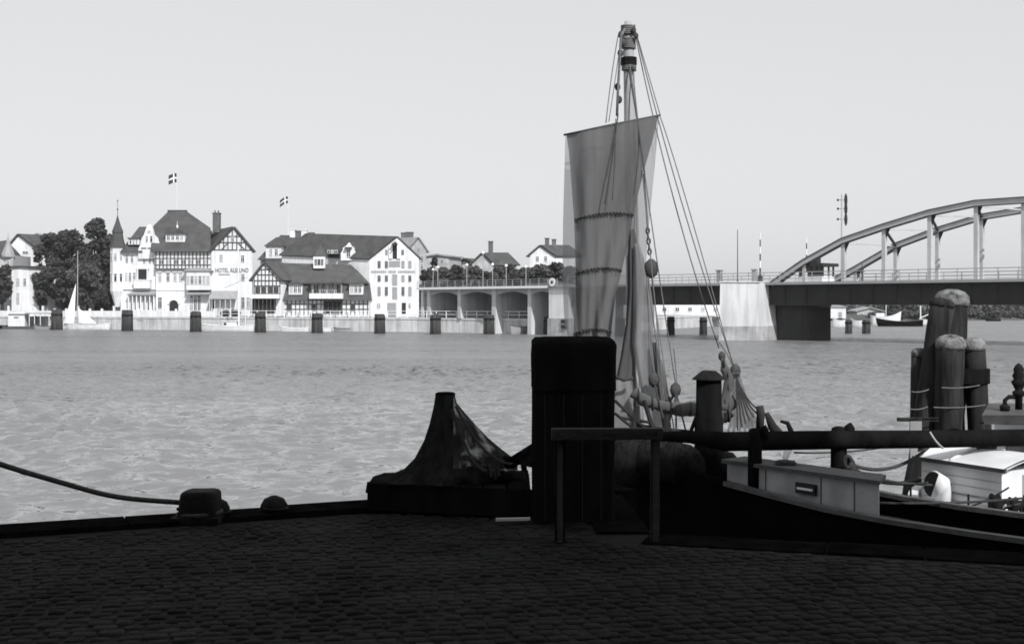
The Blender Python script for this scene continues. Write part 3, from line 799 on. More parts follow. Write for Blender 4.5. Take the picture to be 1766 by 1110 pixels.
# ------------------------------------------------------------------ generic house: gable front in pixels, extruded back
def gable_house(parent, f, x0, x1, xp, yb, ye, yp, ext, wall='plaster', roof='roof_tile', over=.45, d=0.0, th=.28, ye2=None):
    ye2 = ye2 or ye
    A, B = f.p(x0, yb, d), f.p(x1, yb, d); L, R_, T = f.p(x0, ye, d), f.p(x1, ye2, d), f.p(xp, yp, d)
    ext = V(ext)
    MB().prism([A, B, R_, T, L], ext).build('wall', wall, parent)
    e = ext.normalized()
    for s_, E in ((-1, L), (1, R_)):
        dn = (E - T).normalized(); nrm = dn.cross(e).normalized()
        if nrm.z < 0: nrm = -nrm
        a = T - e * over; b = E + dn * over - e * over
        up = nrm * .02
        q = [a + up, b + up, b + ext + e * over * 2 + up, a + ext + e * over * 2 + up]
        MB().prism(q, nrm * th).build('roof', roof, parent)
def chimney(parent, p, wd, h, m='brick_wall', pots=0):
    x = MB().box(p - V((wd / 2, wd / 2, .6)), p + V((wd / 2, wd / 2, h)))
    x.box(p + V((-wd / 2 - .08, -wd / 2 - .08, h + .001)), p + V((wd / 2 + .08, wd / 2 + .08, h + .18)))
    o = x.build('chimney', m, parent)
    for i in range(pots):
        q = p + V((-wd / 2 + wd * (i + .5) / pots, 0, h + .18)); MB().lathe(q, [(.14, 0), (.12, .4), (.15, .42)], 8).build('chimney_pot', 'brick_wall', o)
    return o
def timbers(parent, f, bars, d, wd=.16):
    for (a, b, c, e) in bars:
        stick('timber', 'timber', parent, f.p(a, b, d), f.p(c, e, d), .08, wd) if False else _timber(parent, f.p(a, b, d), f.p(c, e, d), wd)
def _timber(parent, a, b, wd):
    d = b - a; o = cube('timber', 'timber', parent, (0, 0, 0), (1, 1, 1))
    o.location = (a + b) / 2 - ORG[parent.name]; o.scale = (wd, .08, d.length)
    o.rotation_euler = (0, math.atan2(d.x, d.z), 0)

# ------------------------------------------------------------------ the hotel
f = Face(206.0)
ho = thing('hotel', 'large white turreted hotel with steep dark roof and half-timbered storey', 'hotel', f.p(312, 541))
f.box(MB(), 269, 364, 463, 545, 0, 12).build('wall', 'plaster', ho)
f.box(MB(), 268, 364, 432, 462.8, -.35, 12).build('jettied_storey', 'plaster', ho)
f.box(MB(), 268, 364, 462.9, 464.5, -.5, .2).build('storey_beam', 'timber', ho)
f.box(MB(), 206, 268.8, 431, 545, .6, 12).build('wall', 'plaster', ho)
f.box(MB(), 211, 269, 497, 499, .35, .62).build('string_course', 'white_trim', ho)
f.box(MB(), 269.2, 366, 498.5, 500.5, -.12, .02).build('string_course', 'white_trim', ho)
# main hipped roof
rr_ = MB(); e = [f.p(262, 434.5, -1.0), f.p(366, 434.5, -1.0), f.p(366, 434.5, 13), f.p(262, 434.5, 13)]
mid = [P(265, 389, 208.4), P(363, 393, 208.4), P(361, 393, 216), P(266, 389, 216)]
rg = [P(290, 364.5, 211), P(322, 364.5, 211), P(322, 364.5, 213.5), P(290, 364.5, 213.5)]
rr_.add(e + mid + rg, [(0, 1, 5, 4), (1, 2, 6, 5), (2, 3, 7, 6), (3, 0, 4, 7), (4, 5, 9, 8), (5, 6, 10, 9), (6, 7, 11, 10), (7, 4, 8, 11), (8, 9, 10, 11), (3, 2, 1, 0)])
mr = rr_.build('roof', 'roof_tile', ho)
MB().bar(P(289.5, 363.8, 212), P(322.5, 363.8, 212), .5, .3).build('ridge_cap', 'roof_slate', mr)
MB().prism([f.p(285, 417, .2), f.p(318, 417, .2), f.p(318, 402, .2), f.p(285, 402, .2)], (0, 3, 0)).build('dormer', 'plaster', ho)
dm = MB(); n_ = 8
dm.prism([f.p(283 + 37 * i / n_, 402.5 - 9 * math.sin(math.pi * i / n_) ** .8, -.2) for i in range(n_ + 1)], (0, 5, 0)); dm.build('dormer_roof', 'roof_tile', ho)
MB().lathe(f.p(301.5, 393, 1.5), [(.1, 0), (.22, .3), (.06, .6), (.02, 1.2)], 8).build('finial', 'white_trim', ho)
for cx in (290, 297.5, 305.5, 313): window(f, ho, cx, 409, 4.6, 8, .2)
chimney(ho, f.p(361.5, 392, 5), 1.15, 2.6, 'brick_wall', 2)
# half-timbering of the jettied storey
for i in range(15): timbers(ho, f, [(270 + i * 6.35, 433, 270 + i * 6.35, 462.5)], -.4, .17)
for y in (434, 445.5, 457): timbers(ho, f, [(268, y, 364, y)], -.39, .16)
for i in range(7): window(f, ho, 279.5 + i * 12.7, 451, 4.3, 9, -.36)
# first floor windows and the bay
for cx in (276, 290, 302, 311.5): window(f, ho, cx, 478, 4.8, 14, 0)
for cx in (276, 290, 302, 311.5): f.cube('window_hood', 'white_trim', ho, cx - 4, cx + 4, 468.2, 469.6, -.2, .02)
poly = [f.p(321, 500, .01), f.p(325, 500, -1.3), f.p(364, 500, -1.3), f.p(369, 500, .01)]
MB().prism(poly, (0, 0, 34 * f.k)).build('bay', 'plaster', ho)
MB().prism([f.p(319.5 + 51 * i / 10, 467.5 - 6 * math.sin(math.pi * i / 10) ** .7, -1.6) for i in range(11)], (0, 1.6, 0)).build('bay_roof', 'roof_pale', ho)
for i in range(6): window(f, ho, 328 + i * 6.8, 483, 4.6, 14, -1.3)
# ground floor
for cx, wp in ((276, 6),): window(f, ho, cx, 522, wp, 19, 0)
dr = f.cube('door', 'opening', ho, 292.5, 307.5, 524, 541, -.08, .02)
MB().prism([f.p(300 + 7.5 * math.cos(math.pi * i / 10), 524 - 6.5 * math.sin(math.pi * i / 10), -.08) for i in range(11)], (0, .1, 0)).build('door_arch', 'opening', ho)
x = MB()
for i in range(10):
    a, b = math.pi * i / 10, math.pi * (i + 1) / 10
    x.bar(f.p(300 + 9 * math.cos(a), 524 - 8.2 * math.sin(a), -.1), f.p(300 + 9 * math.cos(b), 524 - 8.2 * math.sin(b), -.1), .3, .25, up=(0, 1, 0))
x.build('arch_surround', 'white_trim', ho)
for i in range(3): window(f, ho, 330.5 + i * 6.6, 525, 4.4, 20, 0)
for i in range(3): window(f, ho, 330.5 + i * 6.6, 511.5, 4.2, 4, 0, mull=0)
def awning(x0, x1, y0, y1, out_, d0=0.0, m='boat_grey'):
    a, b = f.p(x0, y0, d0 - .06), f.p(x1, y0, d0 - .06); c, e_ = f.p(x1 + 1, y1, d0 - out_), f.p(x0 - 1, y1, d0 - out_)
    MB().prism([a, b, c, e_], (0, -.03, .06)).build('awning', m, ho)
awning(326, 364, 501, 508, 1.4); awning(225, 268, 502, 508, 1.2, .6, 'roof_pale')
# left section: loggia, dutch gable, verandah
f.cube('loggia', 'opening', ho, 237, 252.5, 465, 482, .45, .62)  # dark slab in place of the shade deep in the loggia
for cx in (236.3, 253.2): f.cube('column', 'plaster', ho, cx - .9, cx + .9, 463.5, 484, .2, .5)
f.cube('balcony', 'plaster', ho, 232, 260, 483.5, 497, -.5, .6)
f.cube('balcony_rail', 'white_trim', ho, 231.5, 260.5, 482, 483.4, -.58, .6)
f.cube('lintel', 'white_trim', ho, 234, 256, 461.5, 463.4, .3, .62)
for cx in (216, 222.5, 230): window(f, ho, cx, 477, 3.4, 14, .6)
for cx in (217, 226): window(f, ho, cx, 446, 3.6, 12, .6)
for cx in (247, 257, 263.5): window(f, ho, cx, 448, 3.4, 11, .6)
for cx in (226, 233, 240, 247.5, 255.5, 262.5):
    window(f, ho, cx, 523, 3.6, 24, .6, mull=0)
for cx in (222.6, 229.5, 236.5, 243.7, 251.5, 259, 266): f.cube('column', 'plaster', ho, cx - .9, cx + .9, 509, 541, -.4, -.15)
f.cube('verandah_roof', 'roof_pale', ho, 221, 268, 506, 508.8, -.6, .6)
f.cube('verandah_rail', 'white_trim', ho, 221, 268, 534.5, 536, -.4, -.25)
dg = [(238, 446), (276, 446), (276, 432), (279, 424), (273.5, 417), (271, 410), (265.5, 405), (263, 394), (259.5, 388), (257, 386), (254, 388), (251, 395), (248, 404), (243.5, 411), (241.5, 422), (238, 430)]
MB().prism([f.p(a, b, .15) for a, b in dg], (0, .5, 0)).build('dutch_gable', 'plaster', ho)
for i in range(3): f.cube('gable_band', 'timber', ho, 243 + i * 11, 252 + i * 11, 427, 429, .09, .16)
window(f, ho, 253, 412, 3.6, 10, .15, mull=0); window(f, ho, 260.5, 412, 3.6, 10, .15, mull=0); window(f, ho, 256.8, 399, 5, 4, .15)
rr_ = MB(); rr_.add([f.p(207, 434.5, -.1), f.p(245, 434.5, -.1), f.p(252, 388, 4.5), f.p(226, 388, 4.5), f.p(262, 434, 9), f.p(207, 434, 9)], [(0, 1, 2, 3), (3, 2, 4, 5), (0, 3, 5), (1, 4, 2)])
rr_.build('roof', 'roof_tile', ho)
f.box(MB(), 220, 238.5, 411, 421.5, .4, 3).build('dormer', 'plaster', ho)
f.cube('dormer_roof', 'roof_tile', ho, 219, 239.5, 409.5, 411, .1, 3)
for cx in (224, 229.3, 234.6): window(f, ho, cx, 416.5, 3, 6.5, .4, mull=0)
# corner turret
tc = f.p(199.5, 500, 1.0); k = f.k; r_ = 12.2 * k; ht = 74 * k
tu = MB().lathe(tc, [(r_ * .35, -2.8), (r_ * .7, -1.2), (r_ * .98, -.3), (r_ * 1.04, 0), (r_, .05), (r_, 28 * k), (r_ * 1.04, 28.3 * k), (r_ * 1.04, 30 * k), (r_, 30.4 * k), (r_, ht)], 8, rot=math.pi / 8).build('turret', 'plaster', ho)
MB().lathe(tc + V((0, 0, ht)), [(r_ * 1.18, -.05), (r_ * 1.05, .45), (r_ * .86, 1.2), (r_ * .72, 2.3), (r_ * .72, 2.4), (r_ * .78, 2.45), (r_ * .74, 2.75), (r_ * .5, 3.5), (r_ * .24, 4.4), (r_ * .1, 5.1), (.03, 5.4)], 8, rot=math.pi / 8).build('turret_roof', 'roof_slate', tu)
MB().lathe(tc + V((0, 0, ht + 5.4)), [(.05, 0), (.04, .8), (.16, .95), (.03, 1.1), (.03, 2.3), (.14, 2.4), (.02, 2.55)], 6).build('finial', 'steel_dark', tu)
for dx, rz_ in ((0, 0), (-8.2, -.78), (8.2, .78)):
    for cy, hh in ((443, 12), (478.5, 13)):
        dd = 1.0 - r_ * math.cos(math.pi / 8) + (abs(dx) / 8.2) * r_ * .3 - .01
        wo = window(f, ho, 199.5 + dx * (.98), cy, 4, hh, dd, mull=0); wo.rotation_euler = (0, 0, rz_)
f.box(MB(), 206, 214, 505, 545, 1.2, 4).build('turret_pier', 'plaster', ho)
# gabled wing with the painted hotel name
gable_house(ho, f, 366, 436.5, 403.5, 545, 431.5, 393, (-4.6, 9, 0), d=-.6, ye2=432.5)
g = [(368, 431, 436, 431.5), (381, 418.5, 425, 418.5), (390, 408, 416, 408)]
for i in range(9): xx = 372 + i * 7.6; tp = 393 + abs(xx - 403.5) * (1.03 if xx < 403.5 else 1.17) + 2; g.append((xx, 431, xx, min(430, tp)))
g += [(367, 431, 403, 394), (436, 431, 404, 394), (384, 430, 395, 419), (423, 430, 412, 419)]
timbers(ho, f, g, -.66, .15)
window(f, ho, 403, 413, 4, 8, -.68)
for cx, cy, h_ in ((383, 445, 11), (420, 446, 11)): window(f, ho, cx, cy, 5, h_, -.62)
window(f, ho, 420.5, 478, 5, 11, -.62)
for cx, wp in ((361.5, 3.6), (371, 5), (381.5, 3.8)): window(f, ho, cx, 525, wp, 19, -.62 if cx > 366 else 0, mull=0)
for cx in (420.5, 429.5): window(f, ho, cx, 522, 5, 19, -.62)
text_mesh('lettering', 'HOTEL ALSSUND', 1.0, f.p(401.5, 469.5, -.68), 'lettering', ho, .72)
for i in range(6): f.cube('lettering_line', 'lettering', ho, 379 + i * 3.2, 381.2 + i * 3.2, 472.5, 474.8, -.64, -.61)
f.cube('lettering_line', 'lettering', ho, 417.5, 423.5, 473, 475, -.64, -.61)
awning(367, 412, 502, 516, 1.5, -.6)
for i in range(6): f.cube('verandah_post', 'white_trim', ho, 366 + i * 9, 366.8 + i * 9, 515, 541, -2.0, -1.9)
# flags
def flag(px0, px1, py0, py1, pole_px, base, Y, label, tilt):
    t = thing('flagpole', label, 'flagpole', base)
    top = P(pole_px, py0 - 3, Y)
    MB().tube([base, top], [.045, .03], 7).build('pole', 'white_trim', t)
    nx, nz = 12, 6; A = P(px0, py0, Y); w_ = (px1 - px0) / F * Y; h_ = (py1 - py0) / F * Y; tx = top.x
    def pt(u, v, o): return V((tx - u * w_, Y + math.sin(u * 7) * .16 * u - o, top.z - .2 - v * h_ - u * u * tilt + .05 * math.sin(u * 6)))
    fo = MB().grid([[pt(i / nx, j / nz, 0) for i in range(nx + 1)] for j in range(nz + 1)]).build('flag_cloth', 'flag_field', t, True)
    for s in (-.025, .025):
        x = MB()
        x.grid([[pt(i / 24, v, s) for i in range(25)] for v in (.41, .59)]); x.grid([[pt(u, j / 12, s * 1.1) for u in (.30, .44)] for j in range(13)])
        x.build('flag_cross', 'canvas_white', fo)
flag(290.5, 305, 300, 316, 305, P(305, 364, 212), 212, 'flagpole on the hotel roof flying a dark flag with pale cross', .35)
flag(482.5, 497, 340, 352, 497, P(497, 405, 223), 223, 'flagpole flying a dark cross flag above the villa chimneys', .7)

# ------------------------------------------------------------------ half-timbered restaurant
f = Face(188.0)
re_ = thing('restaurant', 'low half-timbered restaurant with mansard roof, dormers and balcony', 'restaurant', f.p(540, 543))
f.box(MB(), 486, 636, 516, 546, 0, 5.5).build('wall', 'plaster', re_)
m_ = MB(); 
lo = [f.p(484, 518, -.7), f.p(638, 518, -.7), f.p(638, 518, 6), f.p(484, 518, 6)]
md = [f.p(486, 488, .6), f.p(634, 488, .6), f.p(634, 488, 5.2), f.p(470, 488, 5.2)]
tp = [P(461, 453, 190.9), P(605, 456, 190.9)]
m_.add(lo + md + tp, [(0, 1, 5, 4), (1, 2, 6, 5), (2, 3, 7, 6), (3, 0, 4, 7), (4, 5, 9, 8), (5, 6, 9), (6, 7, 8, 9), (7, 4, 8)]).build('roof', 'roof_restaurant', re_)
f.box(MB(), 485, 635, 487.2, 489.4, .1, .7).build('roof_ledge', 'roof_slate', re_)
for (a, b) in ((499, 522), (603, 627)):
    f.box(MB(), a, b, 490, 508, -.5, 3).build('dormer', 'plaster', re_)
    f.cube('dormer_roof', 'roof_restaurant', re_, a - 1.5, b + 1.5, 488, 490.2, -.9, 3)
    for i in range(3): window(f, re_, a + 4.5 + i * 7, 498.5, 4.6, 11, -.5)
f.box(MB(), 538, 590, 489.5, 516, -.3, 3).build('balcony_wall', 'plaster_grey', re_)
f.cube('balcony_roof', 'roof_restaurant', re_, 535, 591, 486, 489, -1.2, 3)
f.cube('balcony', 'plaster', re_, 536, 593, 506, 515, -1.5, -.2)
for i in range(7): f.cube('balcony_post', 'timber', re_, 539 + i * 8.2, 540 + i * 8.2, 489, 506, -1.4, -1.2)
for i in range(4): window(f, re_, 546 + i * 13, 498, 6, 12, -.32, 'timber')
# ridge turret
f.box(MB(), 537, 557, 442, 462, 1.8, 5.5).build('roof_turret', 'plaster', re_)
c0 = f.p(547, 442, 3.6); MB().lathe(c0, [(1.45, -.02), (1.3, .25), (.4, 1.3), (.06, 2.0)], 4, rot=math.pi / 4).build('turret_roof', 'roof_restaurant', re_)
for cx in (541.5, 547, 552.5): window(f, re_, cx, 451, 3.2, 9, 1.78, 'timber')
# ground-floor framing, windows and entrance
for i in range(21): xx = 488 + i * 7.3; timbers(re_, f, [(xx, 517, xx, 543)], -.05, .14)
for y in (524.5, 533): timbers(re_, f, [(487, y, 636, y)], -.04, .13)
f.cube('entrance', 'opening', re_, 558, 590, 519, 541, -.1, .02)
for i in range(5): f.cube('entrance_post', 'timber', re_, 558 + i * 7.6, 559.2 + i * 7.6, 519, 541, -.2, -.1)
for cx in (498, 541, 608.5): window(f, re_, cx, 530, 6, 11, -.02, 'timber')
# gable end
gable_house(re_, f, 439, 487, 460.6, 545, 482, 454, (2.0, 5, 0), d=-1.0, roof='roof_restaurant')
g = [(440, 484, 486, 484), (441, 493, 486, 493), (446, 474, 475, 474), (452, 465, 469, 465), (440, 507, 486, 507)]
for i in range(8): xx = 441 + i * 6.3; g.append((xx, 507, xx, max(456 + abs(xx - 460.6) * 1.2, 458)))
timbers(re_, f, g, -1.06, .13)
for i in range(4): window(f, re_, 447 + i * 10.5, 500, 6.5, 9, -1.03, 'timber')
f.cube('balcony', 'plaster', re_, 436, 486, 507.5, 514.5, -2.2, -1.0)
f.cube('verandah', 'opening', re_, 437.5, 478, 515.5, 541, -1.1, -1.0)  # dark slab put where the verandah lies in shade
for i in range(7): f.cube('verandah_post', 'timber', re_, 437 + i * 6.8, 438 + i * 6.8, 514.6, 541, -2.1, -2.0)
for i in range(6):
    px = 500 + i * 21; q = f.p(px, 541, -3.5); q.z = 2.0
    t = thing('cafe_table', 'white cafe table outside the restaurant, number %s counted from its gable' % ['one', 'two', 'three', 'four', 'five', 'six'][i], 'table', q, 'cafe tables outside the restaurant')
    MB().lathe(q + V((0, 0, .72)), [(.5, 0), (.5, .05)], 14).build('table_top', 'white_trim', t); MB().lathe(q, [(.3, 0), (.06, .08), (.05, .72)], 8).build('pedestal', 'steel_dark', t)

# ------------------------------------------------------------------ warehouse with the loading doors
f = Face(191.0)
wh = thing('warehouse', 'tall white gabled warehouse with loading doors and small dark windows', 'warehouse', f.p(680, 546))
gable_house(wh, f, 637, 722.5, 683, 549, 446, 409, (-15, 8, .9), over=.25)
for yy, hh in ((456, 11), (480, 9.5), (502, 14)):
    for cx in (654, 666.5, 695, 707): window(f, wh, cx, yy, 4.2, hh, 0, mull=1, frame='rail_grey')
for cx in (666.5, 694.5): window(f, wh, cx, 435, 3.4, 8, 0, frame='rail_grey')
f.cube('hoist_opening', 'opening', wh, 677.5, 684.5, 421, 446, -.06, .02)
for a, b in ((671, 677), (685, 691)): f.cube('hoist_door', 'white_trim', wh, a, b, 424, 446, -.25, -.12)
MB().prism([f.p(676, 421, -1.2), f.p(686, 421, -1.2), f.p(683, 417, -1.2)], (0, 1.2, 0)).build('hoist_hood', 'roof_slate', wh)
stick('hoist_beam', 'timber', wh, f.p(681, 422, .2), f.p(681, 422, -1.6), .18)
for a, b in ((473, 492), (495, 516)): f.cube('loading_door', 'door', wh, 676.5, 685, a, b, -.06, .02)
f.cube('gate', 'door', wh, 668, 683, 522, 546, -.07, .02)
for i in range(4): f.cube('gate_board', 'door', wh, 668.4 + i * 3.6, 671.6 + i * 3.6, 523, 545.5, -.12, -.072)
f.cube('door', 'glass', wh, 693, 700, 522, 541, -.06, .02)
window(f, wh, 653, 527, 6, 8, 0, pane='door'); window(f, wh, 706.5, 527, 3, 8, 0)
f.cube('signboard', 'roof_pale', wh, 671, 690, 450, 460, -.08, -.01)
rd = random.Random(3)
xx = 640.5
for wlen in (8, 4, 9):
    for i in range(wlen):
        f.cube('lettering', 'boat_grey', wh, xx, xx + 2.4, 466.3 + rd.uniform(0, .6), 470.6, -.05, -.008); xx += 3.3
    xx += 3.2
for i in range(5): f.cube('lettering', 'boat_grey', wh, 674 + i * 2.8, 675.9 + i * 2.8, 455.5, 457.5, -.1, -.082)
# dutch-gabled dormer on its long side
g2 = Face(192.6)
dg = [(588, 449), (615, 449), (615, 437), (612, 432), (611, 427), (606, 424), (602, 418), (597, 424), (592, 427), (591, 432), (588, 437)]
MB().prism([g2.p(a, b, -.2) for a, b in dg], (0, 3, 0)).build('dutch_dormer', 'plaster', wh)
window(g2, wh, 601.5, 437, 5.5, 12, -.22); f_ = g2
g2.cube('dormer_hood', 'roof_slate', wh, 595.5, 607.5, 426.5, 428.5, -.9, -.2)
g2.box(MB(), 562, 585, 430, 438, -.1, 3).build('dormer', 'timber', wh)
for cx in (567, 573.5, 580): window(g2, wh, cx, 434, 3.6, 5.5, -.12, mull=0)

# villa behind the restaurant
f = Face(219.0)
vl = thing('villa', 'white villa with dark hipped roof and chimneys behind the restaurant', 'house', f.p(505, 500))
f.box(MB(), 449, 558, 446, 520, 0, 11).build('wall', 'plaster', vl)
x = MB(); x.add([f.p(445, 448, -.8), f.p(562, 448, -.8), f.p(562, 448, 12), f.p(445, 448, 12), P(484, 405, 224.5), P(548, 408, 224.5)], [(0, 1, 5, 4), (1, 2, 5), (2, 3, 4, 5), (3, 0, 4)]).build('roof', 'roof_slate', vl)
f.box(MB(), 459, 486, 424, 447, -.4, 3).build('dormer', 'plaster', vl)
x = MB(); x.add([f.p(456, 424.5, -.8), f.p(489, 424.5, -.8), f.p(489, 424.5, 4), f.p(456, 424.5, 4), f.p(470, 407, 3.6), f.p(476, 407, 3.6)], [(0, 1, 5, 4), (1, 2, 5), (2, 3, 4, 5), (3, 0, 4)]).build('dormer_roof', 'roof_slate', vl)
for cx in (468, 477.5): window(f, vl, cx, 435, 4.4, 11, -.42)
for cx in (455, 495, 515, 535): window(f, vl, cx, 452.5, 4, 6, 0)
for px, py, m_ in ((505, 402, 'plaster'), (515, 405, 'brick_wall'), (525, 403, 'plaster'), (537, 408, 'brick_wall')): chimney(vl, P(px, py + 5, 224.5), 1.0, 1.1, m_)

# houses on the slope
def slope_house(label, Y, x0, x1, xp, yb, ye, yp, ext, wall, roof, wins, chim=()):
    f = Face(Y); t = thing('house', label, 'house', f.p((x0 + x1) / 2, yb))
    gable_house(t, f, x0, x1, xp, yb, ye, yp, ext, wall, roof)
    for (cx, cy, w_, h_) in wins: window(f, t, cx, cy, w_, h_, -.02)
    for (px, py, wd, h_, m_) in chim: chimney(t, f.p(px, py, V(ext).y * .4), wd, h_, m_)
    return t
slope_house('pale tall gabled house rising behind the warehouse', 226, 700, 735, 719, 490, 433, 410, (-8, 5, 0), 'plaster_grey', 'roof_pale', [(712, 430, 3.5, 8), (722, 430, 3.5, 8), (710, 446, 3.5, 9), (719, 446, 3.5, 9), (728, 446, 3.5, 9), (728, 460, 3.5, 8)], [(694, 411, .8, 1.0, 'brick_wall'), (702, 411, .8, 1.1, 'brick_wall'), (708, 411, .7, 1.1, 'brick_wall')])
slope_house('low flat pale house between warehouse and bushes', 238, 733, 775, 754, 480, 443, 440, (2, 7, 0), 'plaster_grey', 'roof_pale', [(740, 450, 4, 7), (752, 450, 4, 7), (762, 450, 4, 7), (770, 450, 3, 7)])
slope_house('dark-roofed hillside house with grey gable above the viaduct', 236, 814, 853, 834, 485, 456, 437, (4.2, 4.5, .2), 'plaster_grey', 'roof_tile', [(827, 458, 4, 8), (837, 458, 4, 8)], [(846, 431, .9, 1.6, 'brick_wall')])
slope_house('low brown roofed house left of the hillside gable', 246, 790, 820, 803, 480, 454, 447, (2.5, 6, 0), 'brick_wall', 'roof_tile', [(800, 460, 4, 6)])
slope_house('white gabled house with half-hipped roof beside the sail', 236, 914, 958, 934, 490, 441, 424, (5.0, 5.0, .2), 'plaster', 'roof_tile', [(927, 446, 4, 8), (941, 446, 4, 8), (934, 462, 5, 8)], [(944, 420, .8, 1.0, 'brick_wall'), (956, 422, .8, 1.0, 'brick_wall')])
slope_house('white house with dark hipped roof among trees at far left', 228, 17, 60, 34, 530, 425, 405, (5, 6, 0), 'plaster', 'roof_tile', [(44, 435, 9, 4), (26, 446, 4, 10), (38, 446, 4, 10)])
slope_house('pale roofed house peeking over the dark trees', 240, 44, 92, 66, 500, 418, 404, (6, 6, 0), 'plaster_grey', 'roof_pale', [(56, 425, 4, 6)])
slope_house('narrow white building with tall windows at the far left edge', 212, 20, 50, 36, 545, 462, 461, (3, 5, 0), 'plaster', 'roof_slate', [(31, 486, 5, 12), (31, 514, 5, 18), (43, 486, 4, 12)])
f = Face(214.0); tt = thing('tower_house', 'grey cornered house with pointed turret roof at the frame edge', 'house', f.p(8, 540))
f.box(MB(), -30, 22, 440, 545, 0, 8).build('wall', 'plaster_grey', tt)
MB().lathe(f.p(12, 440, .5), [(1.25, -.3), (1.1, .3), (.45, 1.9), (.08, 3.2), (.02, 4.0)], 8).build('turret_roof', 'roof_pale', tt)
x = MB(); x.add([f.p(-32, 441, -.5), f.p(8, 441, -.5), f.p(8, 441, 8), f.p(-32, 441, 8), f.p(-25, 415, 4), f.p(-5, 412, 4)], [(0, 1, 5, 4), (1, 2, 5), (2, 3, 4, 5), (3, 0, 4)]).build('roof', 'roof_slate', tt)
for cx in (2, 14): 
    for cy in (455, 480, 510): window(f, tt, cx, cy, 4.5, 10, -.02)
# white boathouse-like shed seen under the approach span, and the pavilion kiosk
f = Face(225.0); sh = thing('white_shed', 'long bright white shed seen under the approach span', 'shed', f.p(1190, 548))
f.box(MB(), 1128, 1250, 520, 549, 0, 8).build('wall', 'plaster', sh); f.box(MB(), 1126, 1252, 516, 519.9, -.4, 8.4).build('roof', 'roof_pale', sh)
for i in range(5): window(f, sh, 1146 + i * 22, 533, 6, 6, 0)
f.box(MB(), 1128, 1250, 546, 551, -2.4, -.02).build('landing_stage', 'timber', sh)
f = Face(300.0); sh = thing('white_storehouse', 'small white storehouse just right of the shaded pier', 'shed', f.p(1445, 548))
f.box(MB(), 1425, 1459, 530, 549, 0, 8).build('wall', 'plaster', sh); MB().prism([f.p(1423, 530, -.3), f.p(1461, 530, -.3), f.p(1442, 524, -.3)], (0, 8.6, 0)).build('roof', 'roof_pale', sh)
f.cube('door', 'door', sh, 1446, 1452, 538, 549, -.05, .02)
f = Face(330.0); sh = thing('pale_harbour_house', 'pale low harbour house beyond the two pile clusters', 'house', f.p(1500, 548))
gable_house(sh, f, 1478, 1523, 1500, 549, 537, 531, (0, 8, 0), 'plaster_grey', 'roof_pale')
for cx in (1486, 1500, 1514): window(f, sh, cx, 542.5, 4, 5, -.02)

# ------------------------------------------------------------------ trees and bushes of the far bank
def at_tree(px, ytop, Y, rpx, label, m='leaf_dark', n=3000, size=.34, seed=1, group=None, trunk=.3, name='tree', base=None):
    X = (px - 883) / F * Y; zb = ground(X, Y) - .1 if base is None else base; top = CAMZ - (ytop - 525) / F * Y
    return tree(label, (X, Y, zb), top - zb, rpx / F * Y, m, n, size, group, seed, name, trunk)
G = 'trees in the hotel garden'
at_tree(168, 379, 226, 34, 'tallest dark tree rising behind the hotel turret', n=4200, seed=11, group=G)
at_tree(122, 397, 224, 40, 'broad dark tree in the middle of the garden mass', n=4600, seed=12, group=G)
at_tree(83, 402, 222, 34, 'dark tree at the left of the garden mass beside the white house', n=4000, seed=13, group=G)
at_tree(190, 405, 221, 24, 'dark tree close against the hotel turret', n=3000, seed=14, group=G)
at_tree(70, 455, 214, 30, 'lower dark tree beside the narrow white building', n=3000, seed=15, group=G, trunk=.2)
at_tree(107, 462, 213, 30, 'rounded dark tree behind the white sail', n=3000, seed=16, group=G, trunk=.2)
at_tree(146, 455, 211, 34, 'paler leafy tree right of the white sail', 'leaf_mid', 3400, seed=17, group=G, trunk=.22)
at_tree(184, 484, 209.5, 24, 'dark round tree under the hotel turret', n=2400, seed=18, group=G, trunk=.2)
at_tree(4, 456, 209, 24, 'dark tree at the left edge of the picture', n=2800, seed=19, group=G, trunk=.25)
at_tree(150, 440, 219, 36, 'dark tree filling the middle behind the paler one', n=3200, seed=20, group=G, trunk=.2)
H = 'bushes on the slope above the viaduct'
rd = random.Random(5)
BN = ['beside the warehouse gable', 'left of the dark fir', 'behind the first lamp posts', 'left of the low brown house', 'under the low brown house', 'left of the grey hillside gable', 'before the grey hillside gable', 'right of the grey hillside gable', 'between the two hillside houses', 'midway between the hillside houses, paler', 'left of the white gabled house', 'before the white gabled house', 'right of the white gable, by the sail', 'against the left edge of the sail']
for i, (px, yt, Y, r) in enumerate([(732, 466, 212, 14), (744, 460, 216, 14), (766, 462, 214, 20), (787, 458, 218, 18), (806, 462, 212, 18), (818, 458, 222, 16), (836, 468, 214, 18), (858, 462, 216, 18), (878, 456, 218, 18), (896, 462, 214, 16), (908, 462, 220, 14), (930, 455, 218, 20), (957, 452, 222, 18), (982, 460, 220, 20)]):
    at_tree(px, yt, Y, r, 'rounded bush on the slope ' + BN[i], 'leaf_mid' if i % 3 else 'leaf_dark', 1500, .3, 40 + i, H, .12, 'bush')
at_tree(749, 443, 222, 9, 'small dark fir standing above the bushes by the warehouse', 'leaf_dark', 900, .28, 77, None, .1, 'fir_tree')
J = 'trees on the shore beyond the bridge'
JN = ['left of the dark moored barge', 'behind the harbour house', 'above the dark barge stern', 'left of the tall mooring pile', 'directly behind the tall mooring pile', 'just right of the tall mooring pile', 'second right of the tall mooring pile', 'third right of the tall mooring pile', 'near the right edge', 'at the right edge']
